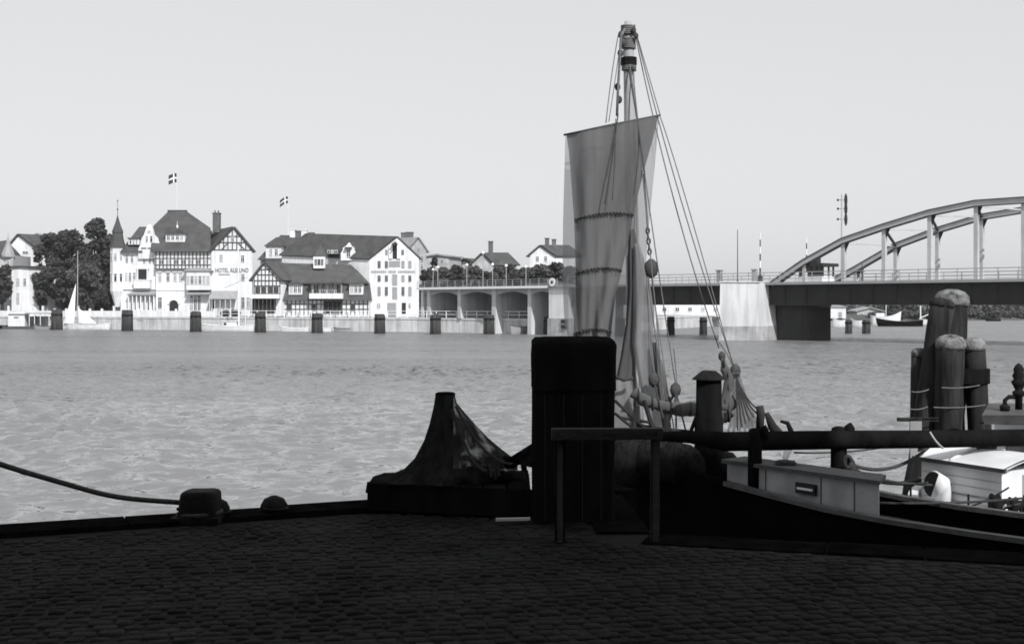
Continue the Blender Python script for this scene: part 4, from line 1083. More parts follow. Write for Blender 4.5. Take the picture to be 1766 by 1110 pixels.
for i, (px, yt, Y, r) in enumerate([(1528, 522, 338, 24), (1475, 524, 350, 28), (1560, 518, 322, 28), (1592, 520, 324, 26), (1630, 518, 326, 28), (1672, 519, 330, 26), (1700, 517, 334, 28), (1728, 520, 336, 24), (1750, 516, 340, 28), (1780, 518, 342, 28)]):
    at_tree(px, yt, Y, r, 'grey-green tree on the far shore ' + JN[i], 'leaf_pale' if i % 2 else 'leaf_mid', 1300, .5, 90 + i, J, .1, base=1.2)

SN = ['below the pale harbour house', 'behind the dark barge bow', 'behind the dark barge stern', 'left of the tall mooring pile', 'just right of the tall mooring pile', 'second right of the tall pile', 'third right of the tall pile', 'close to the right edge', 'at the very right edge']
for i, px in enumerate((1512, 1545, 1572, 1598, 1682, 1705, 1727, 1748, 1772)):
    Yb = 304 + max(0, (px - 1560)) * .055 + (i % 3) * 2; at_tree(px, 541 - (i * 7 % 5), Yb, 15 + (i * 5 % 7), 'low dark shore bush ' + SN[i], 'leaf_dark' if i % 2 else 'leaf_mid', 800, .42, 300 + i, 'bushes along the far shore', .08, 'bush', .8)

# ------------------------------------------------------------------ boats
def hull_mb(org, rz, L, beam, hb, hm, hs, draft=.35, stations=13, transom=.55, full=1.0, inset=0.0):
    """A lofted hull, bow at local -x. Returns the builder and the list of gunwale points (left, right)."""
    c, s = math.cos(rz), math.sin(rz); org = V(org)
    def W(x, y, z): return org + V((c * x - s * y, s * x + c * y, z))
    rows, gl, gr = [], [], []
    for i in range(stations):
        t = i / (stations - 1); x = -L / 2 + L * t
        b = beam / 2 * (math.sin(min(1, t / .55) * math.pi / 2) ** .8 if t < .55 else 1 - (1 - transom) * ((t - .55) / .45) ** 1.8) * full - inset
        b = max(b, .02)
        z = hm + (hb - hm) * max(0, 1 - t / .55) ** 2 + (hs - hm) * max(0, (t - .55) / .45) ** 2
        dz = -draft * (1 if t > .1 else t * 10)
        xr = x + (0.06 * L * (1 - t / .2) if t < .2 else 0)
        row = []
        for j in range(-4, 5):
            a = abs(j) / 4; yy = b * math.sin(a * math.pi / 2) ** .75 * (1 if j > 0 else -1)
            zz = dz + (z - dz) * (a ** 2.2); xx = xr + (x - xr) * a
            row.append(W(xx, yy, zz))
        rows.append(row); gl.append(row[0]); gr.append(row[-1])
    x = MB().grid(rows)
    k = len(x.v) - 9; x.f.append(tuple(range(k, k + 9)))
    return x, gl, gr, W
def small_boat(name, label, px, Y, L, rz, m='boat_white', beam=1.7, hb=.9, hm=.55, hs=.6, cat='boat', group=None, z=0.0):
    c = V(((px - 883) / F * Y, Y, z)); t = thing(name, label, cat, c, group)
    x, gl, gr, W = hull_mb(c, rz, L, beam, hb, hm, hs); x.build('hull', m, t, True)
    g = MB().tube(gl, .05, 6).tube(gr, .05, 6); g.build('gunwale', 'white_trim' if m == 'boat_white' else 'gunwale', t, True)
    d = MB(); 
    d.grid([[a.lerp(b, .04) - V((0, 0, .12)), b.lerp(a, .04) - V((0, 0, .12))] for a, b in zip(gl, gr)]); d.build('deck', 'deck_box' if m == 'boat_white' else 'deck_dark', t)
    for i in (4, 8): stick('thwart', 'mast_wood', t, gl[i], gr[i], .25, .05)
    return t, W, gl, gr
# sailing boat with its sail hanging
t, W, gl, gr = small_boat('sailing_boat', 'white sailing boat with triangular white sail near the left edge', 150, 193, 7.2, 0.05, beam=2.0, hb=1.0, hm=.75, hs=1.0)
def tri(pts, n=8, bow=.25):
    a, b, c = [V(p) for p in pts]; x = MB(); rows = []
    for i in range(n + 1):
        u = i / n; l_ = a.lerp(b, u); r_ = a.lerp(c, u)
        rows.append([l_.lerp(r_, j / 4) + V((0, -bow * math.sin(math.pi * j / 4) * u, 0)) for j in range(5)])
    return x.grid(rows)
MB().tube([P(133.5, 562, 193), P(134, 432, 193)], [.085, .05], 8).build('mast', 'mast_wood', t)
tri([P(131, 488, 192.6), P(109, 558, 192.6), P(128, 557, 192.6)]).build('jib', 'canvas_white', t, True)
tri([P(134.5, 530, 192.7), P(136, 557, 192.7), P(166, 557, 192.7)], bow=.4).build('lowered_sail', 'canvas_white', t, True)
MB().tube([P(135, 545, 192.8), P(176, 547, 192.8)], .06, 7).build('boom', 'mast_wood', t)
q = W(-1.0, -.2, .35)
person('person in grey standing in the white sailing boat by its mast', q, 1.6, 0, 'cloth_pale')
# floating kiosk with landing roof
kf = Face(197.0); ks = thing('floating_kiosk', 'small white floating kiosk beside an open landing stage', 'kiosk', V(((28 - 883) / F * 197, 197, 0)))
kf.box(MB(), 8, 90, 562.5, 567, -1, 2).build('pontoon', 'timber', ks)
kf.box(MB(), 14, 43, 541, 562.4, 0, 2).build('wall', 'plaster', ks); kf.box(MB(), 12, 45, 539, 540.9, -.3, 2.3).build('roof', 'white_trim', ks)
kf.cube('sign', 'lettering', ks, 24, 32, 546, 548.5, -.04, -.005)
kf.box(MB(), 45.2, 88, 539.4, 541, -.6, 2).build('canopy', 'roof_pale', ks)
for px in (52, 61, 71, 86): kf.cube('post', 'white_trim', ks, px, px + 1, 541.1, 562.4, -.5, -.4)
for i, (px, st) in enumerate(((53, True), (60, False), (67, True))):
    q = kf.p(px, 562.5, .3); person(['person in dark clothes seated at the landing, next to the kiosk', 'person in dark clothes standing between two seated ones', 'person in dark clothes seated furthest from the kiosk'][i], q, 1.7, .3 * i, 'cloth_dark', st)
# dark lighters at the hotel quay, white launches, rowing boats
small_boat('lighter', 'long grey lighter moored below the hotel, left of two', 268, 193, 7.0, .02, 'boat_grey', 2.4, 1.6, 1.3, 1.5)
small_boat('lighter', 'dark lighter moored below the hotel entrance', 318, 191, 5.2, .05, 'hull_black', 2.2, 1.7, 1.4, 1.5)
small_boat('rowing_boat', 'dark boat at the left picture edge by the kiosk', 2, 198, 3.2, .1, 'hull_black', 1.4)
small_boat('rowing_boat', 'dark rowing boat between landing stage and first pile cluster', 78, 194.5, 3.4, .2, 'boat_grey', 1.4, .8, .5, .5)
t, W, gl, gr = small_boat('motor_boat', 'white motor boat with tall pale mast before the hotel corner', 392, 181, 7.8, .04, beam=2.3, hb=1.1, hm=.75, hs=.9)
MB().box(W(-.6, -.6, .55), W(1.5, .6, 1.45)).build('cabin', 'boat_white', t)
MB().box(W(-.8, -.7, 1.452), W(1.7, .7, 1.53)).build('cabin_roof', 'white_trim', t)
for i in range(3): cube('pane', 'glass', t, W(-.4 + i * .62, -.63, .9), W(.0 + i * .62, -.602, 1.25))
MB().tube([P(412, 568, 181), P(410.5, 428, 181)], [.13, .09], 8).build('mast', 'white_trim', t)
MB().tube([P(412, 486, 180.9), P(388, 496, 180.9)], .05, 6).tube([P(412, 484, 180.9), P(426, 479, 180.9)], .05, 6).build('gaff', 'mast_wood', t)
MB().tube([W(2.6, 0, .8), W(2.62, 0, 4.2)], .05, 6).build('mizzen', 'white_trim', t)
person('person in pale clothes sitting aft in the white motor boat', W(2.2, .2, .25), 1.6, .5, 'cloth_pale', True)
small_boat('rowing_boat', 'white rowing boat moored beside the restaurant pile cluster', 507, 179, 4.3, .03, beam=1.5, hb=.75, hm=.5, hs=.55, group='rowing boats by the far quay')
small_boat('rowing_boat', 'white rowing boat right of the restaurant pile cluster', 556, 178, 2.6, -.05, beam=1.3, hb=.8, hm=.5, hs=.6, group='rowing boats by the far quay')
small_boat('rowing_boat', 'small dark rowing boat at the quay before the restaurant end', 590, 179, 2.4, .1, 'boat_grey', 1.2, .6, .42, .45, group='rowing boats by the far quay')
small_boat('rowing_boat', 'grey rowing boat lying under the third viaduct arch', 893, 164, 2.4, .6, 'boat_grey', 1.3, 1.2, .95, 1.0)
small_boat('barge', 'dark moored barge beyond the bridge, left of the tall pile', 1550, 222, 8.4, .05, 'hull_black', 2.6, 1.5, .9, 1.2)
small_boat('launch', 'white launch beyond the bridge beside the shaded pier', 1448, 215, 2.6, .2, 'boat_white', 1.5, 1.6, 1.1, 1.2)
small_boat('launch', 'white launch beyond the bridge between the pile clusters', 1479, 216, 2.4, -.2, 'boat_white', 1.5, 1.5, 1.0, 1.1)
t, W, gl, gr = small_boat('cutter', 'white cutter with bowsprit moored behind the dark barge', 1528, 232, 5.5, 3.0, 'boat_white', 2.0, 2.6, 1.6, 1.8)
MB().tube([W(0, 0, .4), W(0, 0, 5.0)], .07, 6).build('mast', 'white_trim', t); MB().box(W(.4, -.5, 1.2), W(1.8, .5, 2.3)).build('cabin', 'boat_white', t)
small_boat('rowing_boat', 'tiny dark rowing boat on the open water beyond the bridge', 1712, 290, 3.6, .0, 'hull_black', 1.2, .9, .5, .6)
small_boat('launch', 'white launch at the foot of the tall mooring pile, far behind', 1598, 240, 3.2, .2, 'boat_white', 1.5, 1.3, .9, 1.0)
p = P(1587.5, 552, 300); t = thing('landing_post', 'white crane-like post on the shore left of the tall pile', 'post', (p.x, 300, 1.0))
MB().tube([(p.x, 300, .5), P(1587.5, 527, 300)], .16, 8).build('post', 'white_trim', t); MB().tube([P(1587.5, 548, 299.9), P(1606, 540, 299.9)], .12, 6).build('arm', 'white_trim', t)

# ------------------------------------------------------------------ near quay
EL = lambda X: 11.41 + .431 * X                       # left quay edge
ca, sa = math.cos(math.atan(.431)), math.sin(math.atan(.431))
corner = V((1.0, EL(1.0), 0)); ER = [V((1.06, 9.48, 0)), V((3.6, 8.72, 0)), V((14, 6.0, 0)), V((40, -1, 0))]
poly = [V((-34, EL(-34), 0)), corner, *ER, V((40, -60, 0)), V((-34, -60, 0))]
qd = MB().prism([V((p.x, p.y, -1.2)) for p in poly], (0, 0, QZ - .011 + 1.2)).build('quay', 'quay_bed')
tag(qd, kind='structure')
# coping stones along both edges
def coping(a, b, n, wd=.42, m='coping'):
    d = (b - a) / n; e = d.normalized(); nr = V((e.y, -e.x, 0))
    for i in range(n):
        p, q = a + d * i + e * .006, a + d * (i + 1) - e * .006; z = QZ + (.035 if a.x < 0 else .004) + random.uniform(-.006, .006)
        x = MB().hexa([*(V((k.x, k.y, QZ - .3)) for k in (p - nr * -.0 + nr * wd, q + nr * wd, q - nr * .03, p - nr * .03)), *(V((k.x, k.y, z)) for k in (p + nr * (wd - .015), q + nr * (wd - .015), q, p))])
        x.build('coping_stone', m, qd)
coping(V((-12.5, EL(-12.5), 0)), corner, 13)
coping(corner, ER[0], 2); coping(ER[0], ER[1], 4); coping(ER[1], ER[2], 10)
# setts: nearest ones as separate stones, the rest joined
ang = math.radians(9); cr, sr = math.cos(ang), math.sin(ang)
sv = []
for k in range(12):
    r_ = random.Random(k); x = MB(); rows = []
    L_, W_ = .142 * r_.uniform(.62, 1.0), .104 * r_.uniform(.8, 1.0)
    us = (-1, -.93, -.35, .35, .93, 1); vs = (-1, -.9, -.3, .3, .9, 1)
    sk = r_.uniform(-.07, .07)
    for v in vs:
        row = []
        for u in us:
            e_ = max(abs(u), abs(v)); z = -.06 if e_ > .99 else (-.003 if e_ > .8 else .002 + r_.uniform(-.003, .003))
            cut = .95 if abs(u) > .9 and abs(v) > .85 else 1.0
            row.append(V(((u * cut + sk * v) * L_ / 2, v * cut * W_ / 2, z)))
        rows.append(row)
    x.grid(rows); me = bpy.data.meshes.new('cobblestone'); me.from_pydata(x.v, [], x.f); me.materials.append(MATS['cobble'])
    me.polygons.foreach_set('use_smooth', [True] * len(me.polygons)); sv.append((me, x))
places = []
jo = [random.uniform(0, .17) for _ in range(37)]
for j in range(-70, 150):
    for i in range(-80, 80):
        u = i * .14 + jo[j % 37] + random.uniform(-.012, .012); v = j * .104 + random.uniform(-.006, .006) + .03 * math.sin(u * .9 + j * .05)
        X = cr * u - sr * v; Y = sr * u + cr * v + 5.5
        if Y < 5.2 or Y > 11.3 or abs(X) > 5.6: continue
        if (EL(X) - Y) * ca < .50: continue
        if X > .58:
            ey = 9.48 + (X - 1.06) * -.299 if X < 3.6 else 8.72 - (X - 3.6) * .2615
            if Y > ey - .50: continue
        places.append((X, Y))
inview = sorted([p for p in places if abs(p[0]) < .425 * p[1] and p[1] > 6.35], key=lambda p: p[1])
near_set = set(inview[:300])
rest = MB()
for (X, Y) in places:
    k = random.randrange(12); me, x = sv[k]; rz = ang + random.uniform(-.05, .05) + (math.pi if random.random() < .5 else 0); dz = random.uniform(-.005, .005)
    if (X, Y) in near_set:
        o = bpy.data.objects.new('cobblestone', me); C.objects.link(o); o.parent = qd; o.location = V((X, Y, QZ + dz)) - ORG[qd.name]; o.rotation_euler = (random.uniform(-.04, .04), random.uniform(-.03, .03), rz)
    else:
        c_, s_ = math.cos(rz), math.sin(rz)
        rest.add([(X + c_ * p.x - s_ * p.y, Y + s_ * p.x + c_ * p.y, QZ + dz + p.z) for p in x.v], x.f)
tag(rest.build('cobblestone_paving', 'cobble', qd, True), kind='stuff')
# tall unseen building added behind the camera, sized to shade the quay
bd = thing('shade_building', 'tall unseen building added behind the cobbled quay to shade it', 'warehouse', (-4, -5, QZ))
MB().box((-30, -16, QZ), (13.2, -4, QZ + 19.4)).build('wall', 'brick_wall', bd)
MB().prism([(-30.4, -3.8, QZ + 19.41), (-30.4, -16.4, QZ + 19.41), (-30.4, -10, QZ + 22.5)], (43.8, 0, 0)).build('roof', 'roof_tile', bd)
for fl in range(5):
    for i in range(10):
        c = V((-27 + i * 4, -4.0, QZ + 2.2 + fl * 3.7)); cube('window', 'glass', bd, c + V((-.6, -.02, -.9)), c + V((.6, .05, .9)))
        cube('sill', 'granite', bd, c + V((-.75, -.02, -1.05)), c + V((.75, .12, -.92)))

def soft_box(mb, c, hx, hy, z0, z1, r, jit, n=7, bot=1.0):
    rows = []
    prof = [(z0, 0), (z0 + (z1 - r - z0) * .25, 0), (z0 + (z1 - r - z0) * .5, 0), (z0 + (z1 - r - z0) * .75, 0), (z1 - r, 0), (z1 - r * .5, r * .13), (z1 - r * .12, r * .5), (z1, r)]
    for z, ins in prof:
        row = []; X, Y = hx - ins, hy - ins; rc = .06
        for (qx, qy, a0) in ((1, -1, -math.pi / 2), (1, 1, 0), (-1, 1, math.pi / 2), (-1, -1, math.pi)):
            for k in range(4):
                a = a0 + math.pi / 2 * k / 3
                row.append(V((c.x + qx * (X - rc) + math.cos(a) * rc + random.uniform(-jit, jit), c.y + qy * (Y - rc) + math.sin(a) * rc + random.uniform(-jit, jit), z + random.uniform(-jit, jit))))
        row.append(row[0]); rows.append(row)
    mb.grid(rows); k = len(mb.v) - len(rows[0]); mb.f.append(tuple(range(k, k + len(rows[0]) - 1)))
    return mb
# mooring bollard, hawser, ring stones
b0 = P(344, 893, 10.0); b0.z = QZ
bo = thing('mooring_bollard', 'squat black bollard on the quay edge with a hawser round it', 'bollard', b0)
bc = V((b0.x, EL(b0.x) - .32, QZ))
x = MB(); soft_box(x, bc, .165, .14, QZ - .02, QZ + .25, .03, .006)
for v_ in x.v: v_.x += (.03 if v_.x < bc.x else -.01) * (v_.z - QZ) / .2
x.build('post', 'iron', bo, True)
MB().box(bc + V((-.19, -.17, -.0)), bc + V((.19, .17, .05))).build('base_plate', 'iron', bo)
MB().tube([bc + V((math.cos(a) * .175, math.sin(a) * .16, .04 + .0025 * i)) for i, a in enumerate(np.linspace(0, 3 * math.pi, 24))], .016, 6).build('rope_turns', 'rope', bo)
def sag(a, b, s, n=24):
    a, b = V(a), V(b); return [a.lerp(b, i / n) - V((0, 0, s * 4 * (i / n) * (1 - i / n))) for i in range(n + 1)]
hp = [bc + V((-.16, 0, .15)), P(200, 856, 9.9), P(100, 830, 9.6), P(0, 800, 9.2), P(-140, 752, 8.8), P(-320, 680, 8.4)]
fine = []
for i in range(len(hp) - 1):
    p0, p1, p2, p3 = hp[max(i - 1, 0)], hp[i], hp[i + 1], hp[min(i + 2, len(hp) - 1)]
    for k in range(8):
        t_ = k / 8; fine.append(.5 * ((2 * p1) + (p2 - p0) * t_ + (2 * p0 - 5 * p1 + 4 * p2 - p3) * t_ ** 2 + (3 * p1 - p0 - 3 * p2 + p3) * t_ ** 3))
tag(MB().tube(fine, .021, 8).build('hawser', 'rope', None, True), 'thick dark hawser sagging from the bollard to the left', 'rope')
for px, nm, sz in ((390, 'close beside the bollard', .09), (475, 'between bollard and draped net', .12)):
    X = (px - 883) / F * 10.4; c = V((X, EL(X) - .22, QZ + .03)); t = thing('mooring_ring', 'low dark iron lump with ring, ' + nm, 'mooring ring', c, 'iron rings on the quay edge')
    MB().lathe(c, [(sz, 0), (sz * .95, .05), (sz * .7, .1), (sz * .2, .125)], 12, jit=.05).build('base', 'iron', t, True)
    MB().tube([c + V((math.cos(a) * sz * .8 + .03, -.06 + math.sin(a) * sz * .8, .03)) for a in np.linspace(0, 2 * math.pi, 17)], .012, 6).build('ring', 'iron', t, True)

# timber landing step under the net
pf = thing('landing_platform', 'low dark timber platform on the quay corner under the net', 'platform', (-.6, 10.8, QZ))
fa, fb = V((-1.22, 10.42, 0)), V((.155, 10.05, 0)); bk = V((.16, 1.0, 0))
MB().prism([V((p.x, p.y, QZ + .02)) for p in (fa, fb, fb + V((0, 1.2, 0)), fa + V((.05, .35, 0)))], (0, 0, .19)).build('frame', 'tarred', pf)
for i in range(7):
    u0, u1 = i / 7 + .006, (i + 1) / 7 - .006
    a, b = fa.lerp(fb, u0), fa.lerp(fb, u1); ln = lambda u: .35 + .85 * u
    MB().prism([V((p.x, p.y, QZ + .212)) for p in (a, b, b + V((0, ln(u1), 0)), a + V((0, ln(u0), 0)))], (0, 0, .035)).build('plank', 'tarred', pf)
# net draped over a post
nd = P(768, 850, 10.75); nz = QZ + .25
ne = thing('draped_net', 'black fishing net draped like a tent over a post', 'net', V((nd.x, 10.75, nz)))
MB().tube([V((nd.x, 10.75, nz - .2)), V((nd.x, 10.75, P(768, 681, 10.75).z))], .07, 8).build('post', 'tarred', ne)
lft = [(751, 680), (748, 700), (741, 730), (731, 760), (715, 790), (693, 812), (662, 827), (644, 833), (642, 850)]
rgt = [(784, 680), (788, 695), (802, 712), (820, 732), (842, 755), (862, 772), (880, 786), (893, 800), (893, 812)]
rows = []
for i, ((lx, ly), (rx, ry)) in enumerate(zip(lft, rgt)):
    a, b = P(lx, ly, 10.75), P(rx, ry, 10.75); cx = nd.x; row = []
    m_ = 44
    for j in range(m_):
        th = 2 * math.pi * j / m_; cc = math.cos(th); rr = (b.x - cx) if cc > 0 else (cx - a.x)
        zz = a.z * (.5 - cc / 2) + b.z * (.5 + cc / 2)
        fold = 1 + (.03 + .055 * i / 8) * math.sin(th * 9 + i * .35) * (1 if abs(cc) < .93 else .2)
        row.append(V((cx + cc * rr * (fold if abs(cc) < .9 else 1), 10.75 + math.sin(th) * min(.10 + .055 * i, .5) * fold, max(zz, nz))))
    row.append(row[0]); rows.append(row)
hs_ = m_ // 2
MB().grid([r[11:34] for r in rows]).build('net_mesh', 'net_solid', ne, True)
MB().grid([r[33:] + r[1:12] for r in rows]).build('net_mesh', 'net', ne, True)
MB().lathe(V((nd.x, 10.75, rows[0][0].z - .02)), [(.085, 0), (.088, .03), (.07, .04)], 12).build('post_cap', 'tarred', ne)
x = MB()
for k, (a, b) in enumerate((((786, 700), (884, 800)), ((780, 705), (840, 812)))):
    p, q = P(*a, 10.5), P(*b, 10.3); x.tube(sag(p, q, .12), .012, 6)
x.build('rope', 'rope', ne)
# swag of net to the big post
rows = []
for i in range(13):
    u = i / 12; px = 868 + 56 * u
    yt = 790 - 30 * u ** 1.3 + 0 * u if u > .25 else 786 + 4 * u; yb = 806 - 4 * u + 3 * math.sin(u * 9)
    yt = 786 - 0 if u < .2 else 788 - 28 * (u - .2) / .8
    rows.append([P(px, yt + (yb - yt) * j / 5, 10.6 - .5 * u + .03 * math.sin(j * 2 + i)) for j in range(6)])
MB().grid(rows).build('net_swag', 'net_solid', ne, True)
x = MB()
for px, y0, y1 in ((845, 800, 822), (852, 800, 826), (858, 802, 820), (899, 790, 812), (905, 800, 824)): x.tube(sag(P(px, y0, 10.4), P(px + 3, y1, 10.35), .0), .014, 6)
x.build('hanging_cord', 'rope', ne)
tag(MB().tube([P(640, 850, 10.6), P(643, 832, 10.6)], .05, 8).build('stake', 'tarred', ne, True), 'short stake pegging the left hem of the net')
tag(MB().prism([V((-.13, 9.82, QZ + .03)), V((.145, 9.86, QZ + .03)), V((.145, 9.9, QZ + .03)), V((-.13, 9.86, QZ + .03))], (0, 0, .02)).build('iron_strip', 'steel_pale', None), 'thin bright iron strip lying before the big block', 'iron strip')

# big squared mooring block
bp = P(991, 902, 9.9); bb = thing('mooring_block', 'massive square black timber mooring block with rounded top', 'mooring block', (bp.x, 10.2, QZ))
hw = .34; zt = P(991, 583, 9.9).z
soft_box(MB(), V((bp.x - .005, 10.24, 0)), hw - .008, .324, QZ, zt - .35, .02, .004).build('block', 'tarred', bb, True)
soft_box(MB(), V((bp.x, 10.24, 0)), hw, .33, zt - .42, zt, .06, .005).build('head', 'tarred', bb, True)
for k in range(4):
    cube('timber_joint', 'opening', bb, (bp.x - .24 + k * .15, 9.912, QZ + .02), (bp.x - .233 + k * .15, 9.93, zt - .45))

# rail fence at the notch
fe = thing('rail_fence', 'dark wooden rail on two posts beside the mooring block', 'fence', (.7, 9.15, QZ))
for px, wd, yb in ((965.5, 18, 9.1), (1130.5, 15, 9.12)):
    p = P(px, 740, yb); h_ = wd / F * yb / 2
    x = MB(); soft_box(x, V((p.x, yb + h_, 0)), h_, h_, QZ, P(0, 746, yb).z, .01, .003); x.build('post', 'fence_wood', fe, True)
a, b = P(951, 748, 9.1), P(1142, 748, 9.1)
x = MB(); x.hexa([a + V((0, -.045, -.042)), b + V((0, -.04, -.036)), b + V((0, .045, -.036)), a + V((0, .04, -.042)), a + V((0, -.04, .04)), b + V((0, -.045, .044)), b + V((0, .04, .044)), a + V((0, .045, .04))]); x.build('rail', 'fence_wood', fe)
for px in (962, 1131): MB().tube([P(px, 748, 9.04), P(px, 748, 9.0)], .013, 8).build('bolt', 'iron', fe)

# ------------------------------------------------------------------ dark fishing boat with the sail
BB = V((1.01, 18.08, 0)); bs = V((.6, -.8, 0)); bn = V((-.8, -.6, 0))
def BT(t, b, z): return BB + bs * t + bn * b + V((0, 0, z))
fb_ = thing('fishing_boat', 'black fishing boat with tall mast moored below the quay', 'fishing boat', BT(4, 0, 0))
ht = [(0, .02, 2.0), (.5, .2, 1.97), (1.2, .38, 1.92), (2, .54, 1.87), (2.8, .66, 1.80), (3.6, .77, 1.74), (4.4, .86, 1.70), (5.2, .92, 1.66), (6, .95, 1.65), (7, .96, 1.665), (8, .94, 1.69), (9, .88, 1.74), (10, .78, 1.8)]
rows = []; gN, gF = [], []
for (t_, b_, z_) in ht:
    row = []
    for j in range(-5, 6):
        a = abs(j) / 5; yy = (b_ if j > 0 else -min(b_, .42)) * math.sin(a * math.pi / 2) ** .7; zz = -.6 + (z_ + .6) * a ** 1.8
        row.append(BT(t_ + (.5 * (1 - a) if t_ < 1 else 0), yy, zz))
    rows.append(row); gN.append(row[-1]); gF.append(row[0])
x = MB().grid(rows); k = len(x.v) - 11; x.f.append(tuple(range(k, k + 11))); x.build('hull', 'hull_black', fb_, True)
for g_ in (gN, gF):
    x = MB()
    for a, b in zip(g_[5:], g_[6:]): x.bar(a + V((0, 0, .03)), b + V((0, 0, .03)), .1, .05)
    x.build('gunwale', 'gunwale', fb_)
    x = MB()
    for a, b in zip(g_[:6], g_[1:6]): x.bar(a + V((0, 0, .03)), b + V((0, 0, .03)), .1, .05)
    x.build('bow_rail', 'hull_black', fb_)
for kk in range(10):
    u0, u1 = kk / 10 + .006, (kk + 1) / 10 - .006
    MB().grid([[BT(t_, (b_ - .03) - (b_ + min(b_, .42) - .06) * u0, min(z_ - .2, 1.46 + max(0, 3 - t_) * .12)), BT(t_, (b_ - .03) - (b_ + min(b_, .42) - .06) * u1, min(z_ - .2, 1.46 + max(0, 3 - t_) * .12))] for (t_, b_, z_) in ht]).build('deck_plank', 'deck_dark', fb_)
# deck house
def tb(mb, t0, t1, b0, b1, z0, z1):
    return mb.hexa([BT(t0, b0, z0), BT(t1, b0, z0), BT(t1, b1, z0), BT(t0, b1, z0), BT(t0, b0, z1), BT(t1, b0, z1), BT(t1, b1, z1), BT(t0, b1, z1)])
def house4(z0, z1, e):
    c4 = [(3.55 - e, .70 + e), (5.72 + e, .70 + e), (5.46 + e, .34 - e), (3.5 - e, .34 - e)]
    return MB().prism([BT(a, b, z0) for a, b in c4], (0, 0, z1 - z0))
dh = house4(1.47, 2.0, 0).build('deck_house', 'deck_box', fb_)
house4(2.003, 2.045, .05).build('hatch_lid', 'gunwale', dh)
tb(MB(), 4.62, 4.9, .735, .702, 1.78, 1.9).build('vent', 'opening', dh)
tb(MB(), 4.65, 4.87, .745, .737, 1.825, 1.85).build('vent_slat', 'white_trim', dh)
# boom on its crutches
for (t_, b_, r_, yt) in ((3.97, .68, .085, 738), (4.36, -.36, .10, 735)):
    p = BT(t_, b_, 1.58 if b_ > 0 else 1.45); zt_ = CAMZ - (yt - 525) / F * p.y
    c_ = MB().tube([p, V((p.x, p.y, zt_ - .08)), V((p.x, p.y, zt_ - .02)), V((p.x, p.y, zt_))], [r_, r_ * .98, r_ * .85, r_ * .4], 12).build('crutch_post', 'tarred', fb_, True)
    MB().tube([V((p.x + r_ * 1.1, p.y - .02, zt_ - .1)), V((p.x + r_ * 1.2, p.y - .02, zt_ - .03)), V((p.x + r_ * .9, p.y - .02, zt_ + .005))], r_ * .7, 8).build('crutch_horn', 'tarred', c_, True)
bl = [P(1128, 752, 14.35), P(1190, 753, 14.4), P(1250, 761, 14.5), P(1440, 758, 14.72), P(1600, 757, 14.95), P(1766, 754, 15.15), P(1950, 751, 15.4)]
MB().tube(bl, [.05, .075, .115, .112, .108, .102, .09], 14).build('boom', 'tarred', fb_, True)
# galley chimney with its cap
p = BT(2.87, .31, 1.45); ch = MB(); zc2 = CAMZ - (652 - 525) / F * p.y
ch.lathe(p, [(.185, 0), (.18, zc2 - 1.45 - .5), (.165, zc2 - 1.45 - .48), (.16, zc2 - 1.45)], 14)
co = ch.build('chimney', 'tarred', fb_, True)
MB().lathe(p + V((0, 0, zc2 - 1.45)), [(.215, -.015), (.21, .0), (.10, .085), (.085, .095), (.02, .1)], 14).build('chimney_cowl', 'iron', co)
# mast
mb0, mt = BT(1.2, 0, 1.6), P(1083, 37, 17.1)
mp_ = [mb0.lerp(mt, u) for u in (0, .3, .6, .85, .97, 1)]
mo = MB().tube(mp_, [.11, .1, .09, .077, .076, .045], 12).build('mast', 'mast_wood', fb_, True)
def ml(u): return mb0.lerp(mt, u)
for py_, r_ in ((106, .112),):
    u = (CAMZ - (py_ - 525) / F * 17.1 - mb0.z) / (mt.z - mb0.z); c = ml(u)
    MB().tube([c - V((0, 0, .05)), c + V((0, 0, .05))], r_, 12).build('mast_band', 'iron', mo)
def block(p, r=.07, parent=None):
    x = MB(); 
    x.lathe(p - V((0, 0, r * 1.3)), [(r * .25, 0), (r * .8, r * .5), (r, r * 1.3), (r * .8, r * 2.1), (r * .25, r * 2.6)], 10, sq=.6)
    return x.build('pulley_block', 'block_wood', parent or fb_, True)
for a in ((1071, 60), (1074, 74), (1070, 92), (1065, 150), (1068, 172), (1097, 62), (1093, 52), (1092, 118)): block(P(*a, 16.98), .042 if a[0] < 1090 else .034)
x = MB().tube([P(1078, 50, 17), P(1071, 62, 16.95), P(1069, 100, 16.95), P(1066, 150, 16.9), P(1064, 200, 16.85)], .018, 6); x.build('halyard_tackle', 'rigging', fb_, True)
# rope wrapped round the masthead
for y0, y1, tn in ((44, 60, 5), (66, 84, 6), (110, 122, 4)):
    pts = []
    for i in range(tn * 12 + 1):
        u_ = (CAMZ - (y0 + (y1 - y0) * i / (tn * 12) - 525) / F * 17.1 - mb0.z) / (mt.z - mb0.z); a = i * math.pi / 6; pts.append(ml(u_) + V((math.cos(a) * .09, math.sin(a) * .09, 0)))
    MB().tube(pts, .016, 5).build('mast_whipping', 'rigging', mo, True)
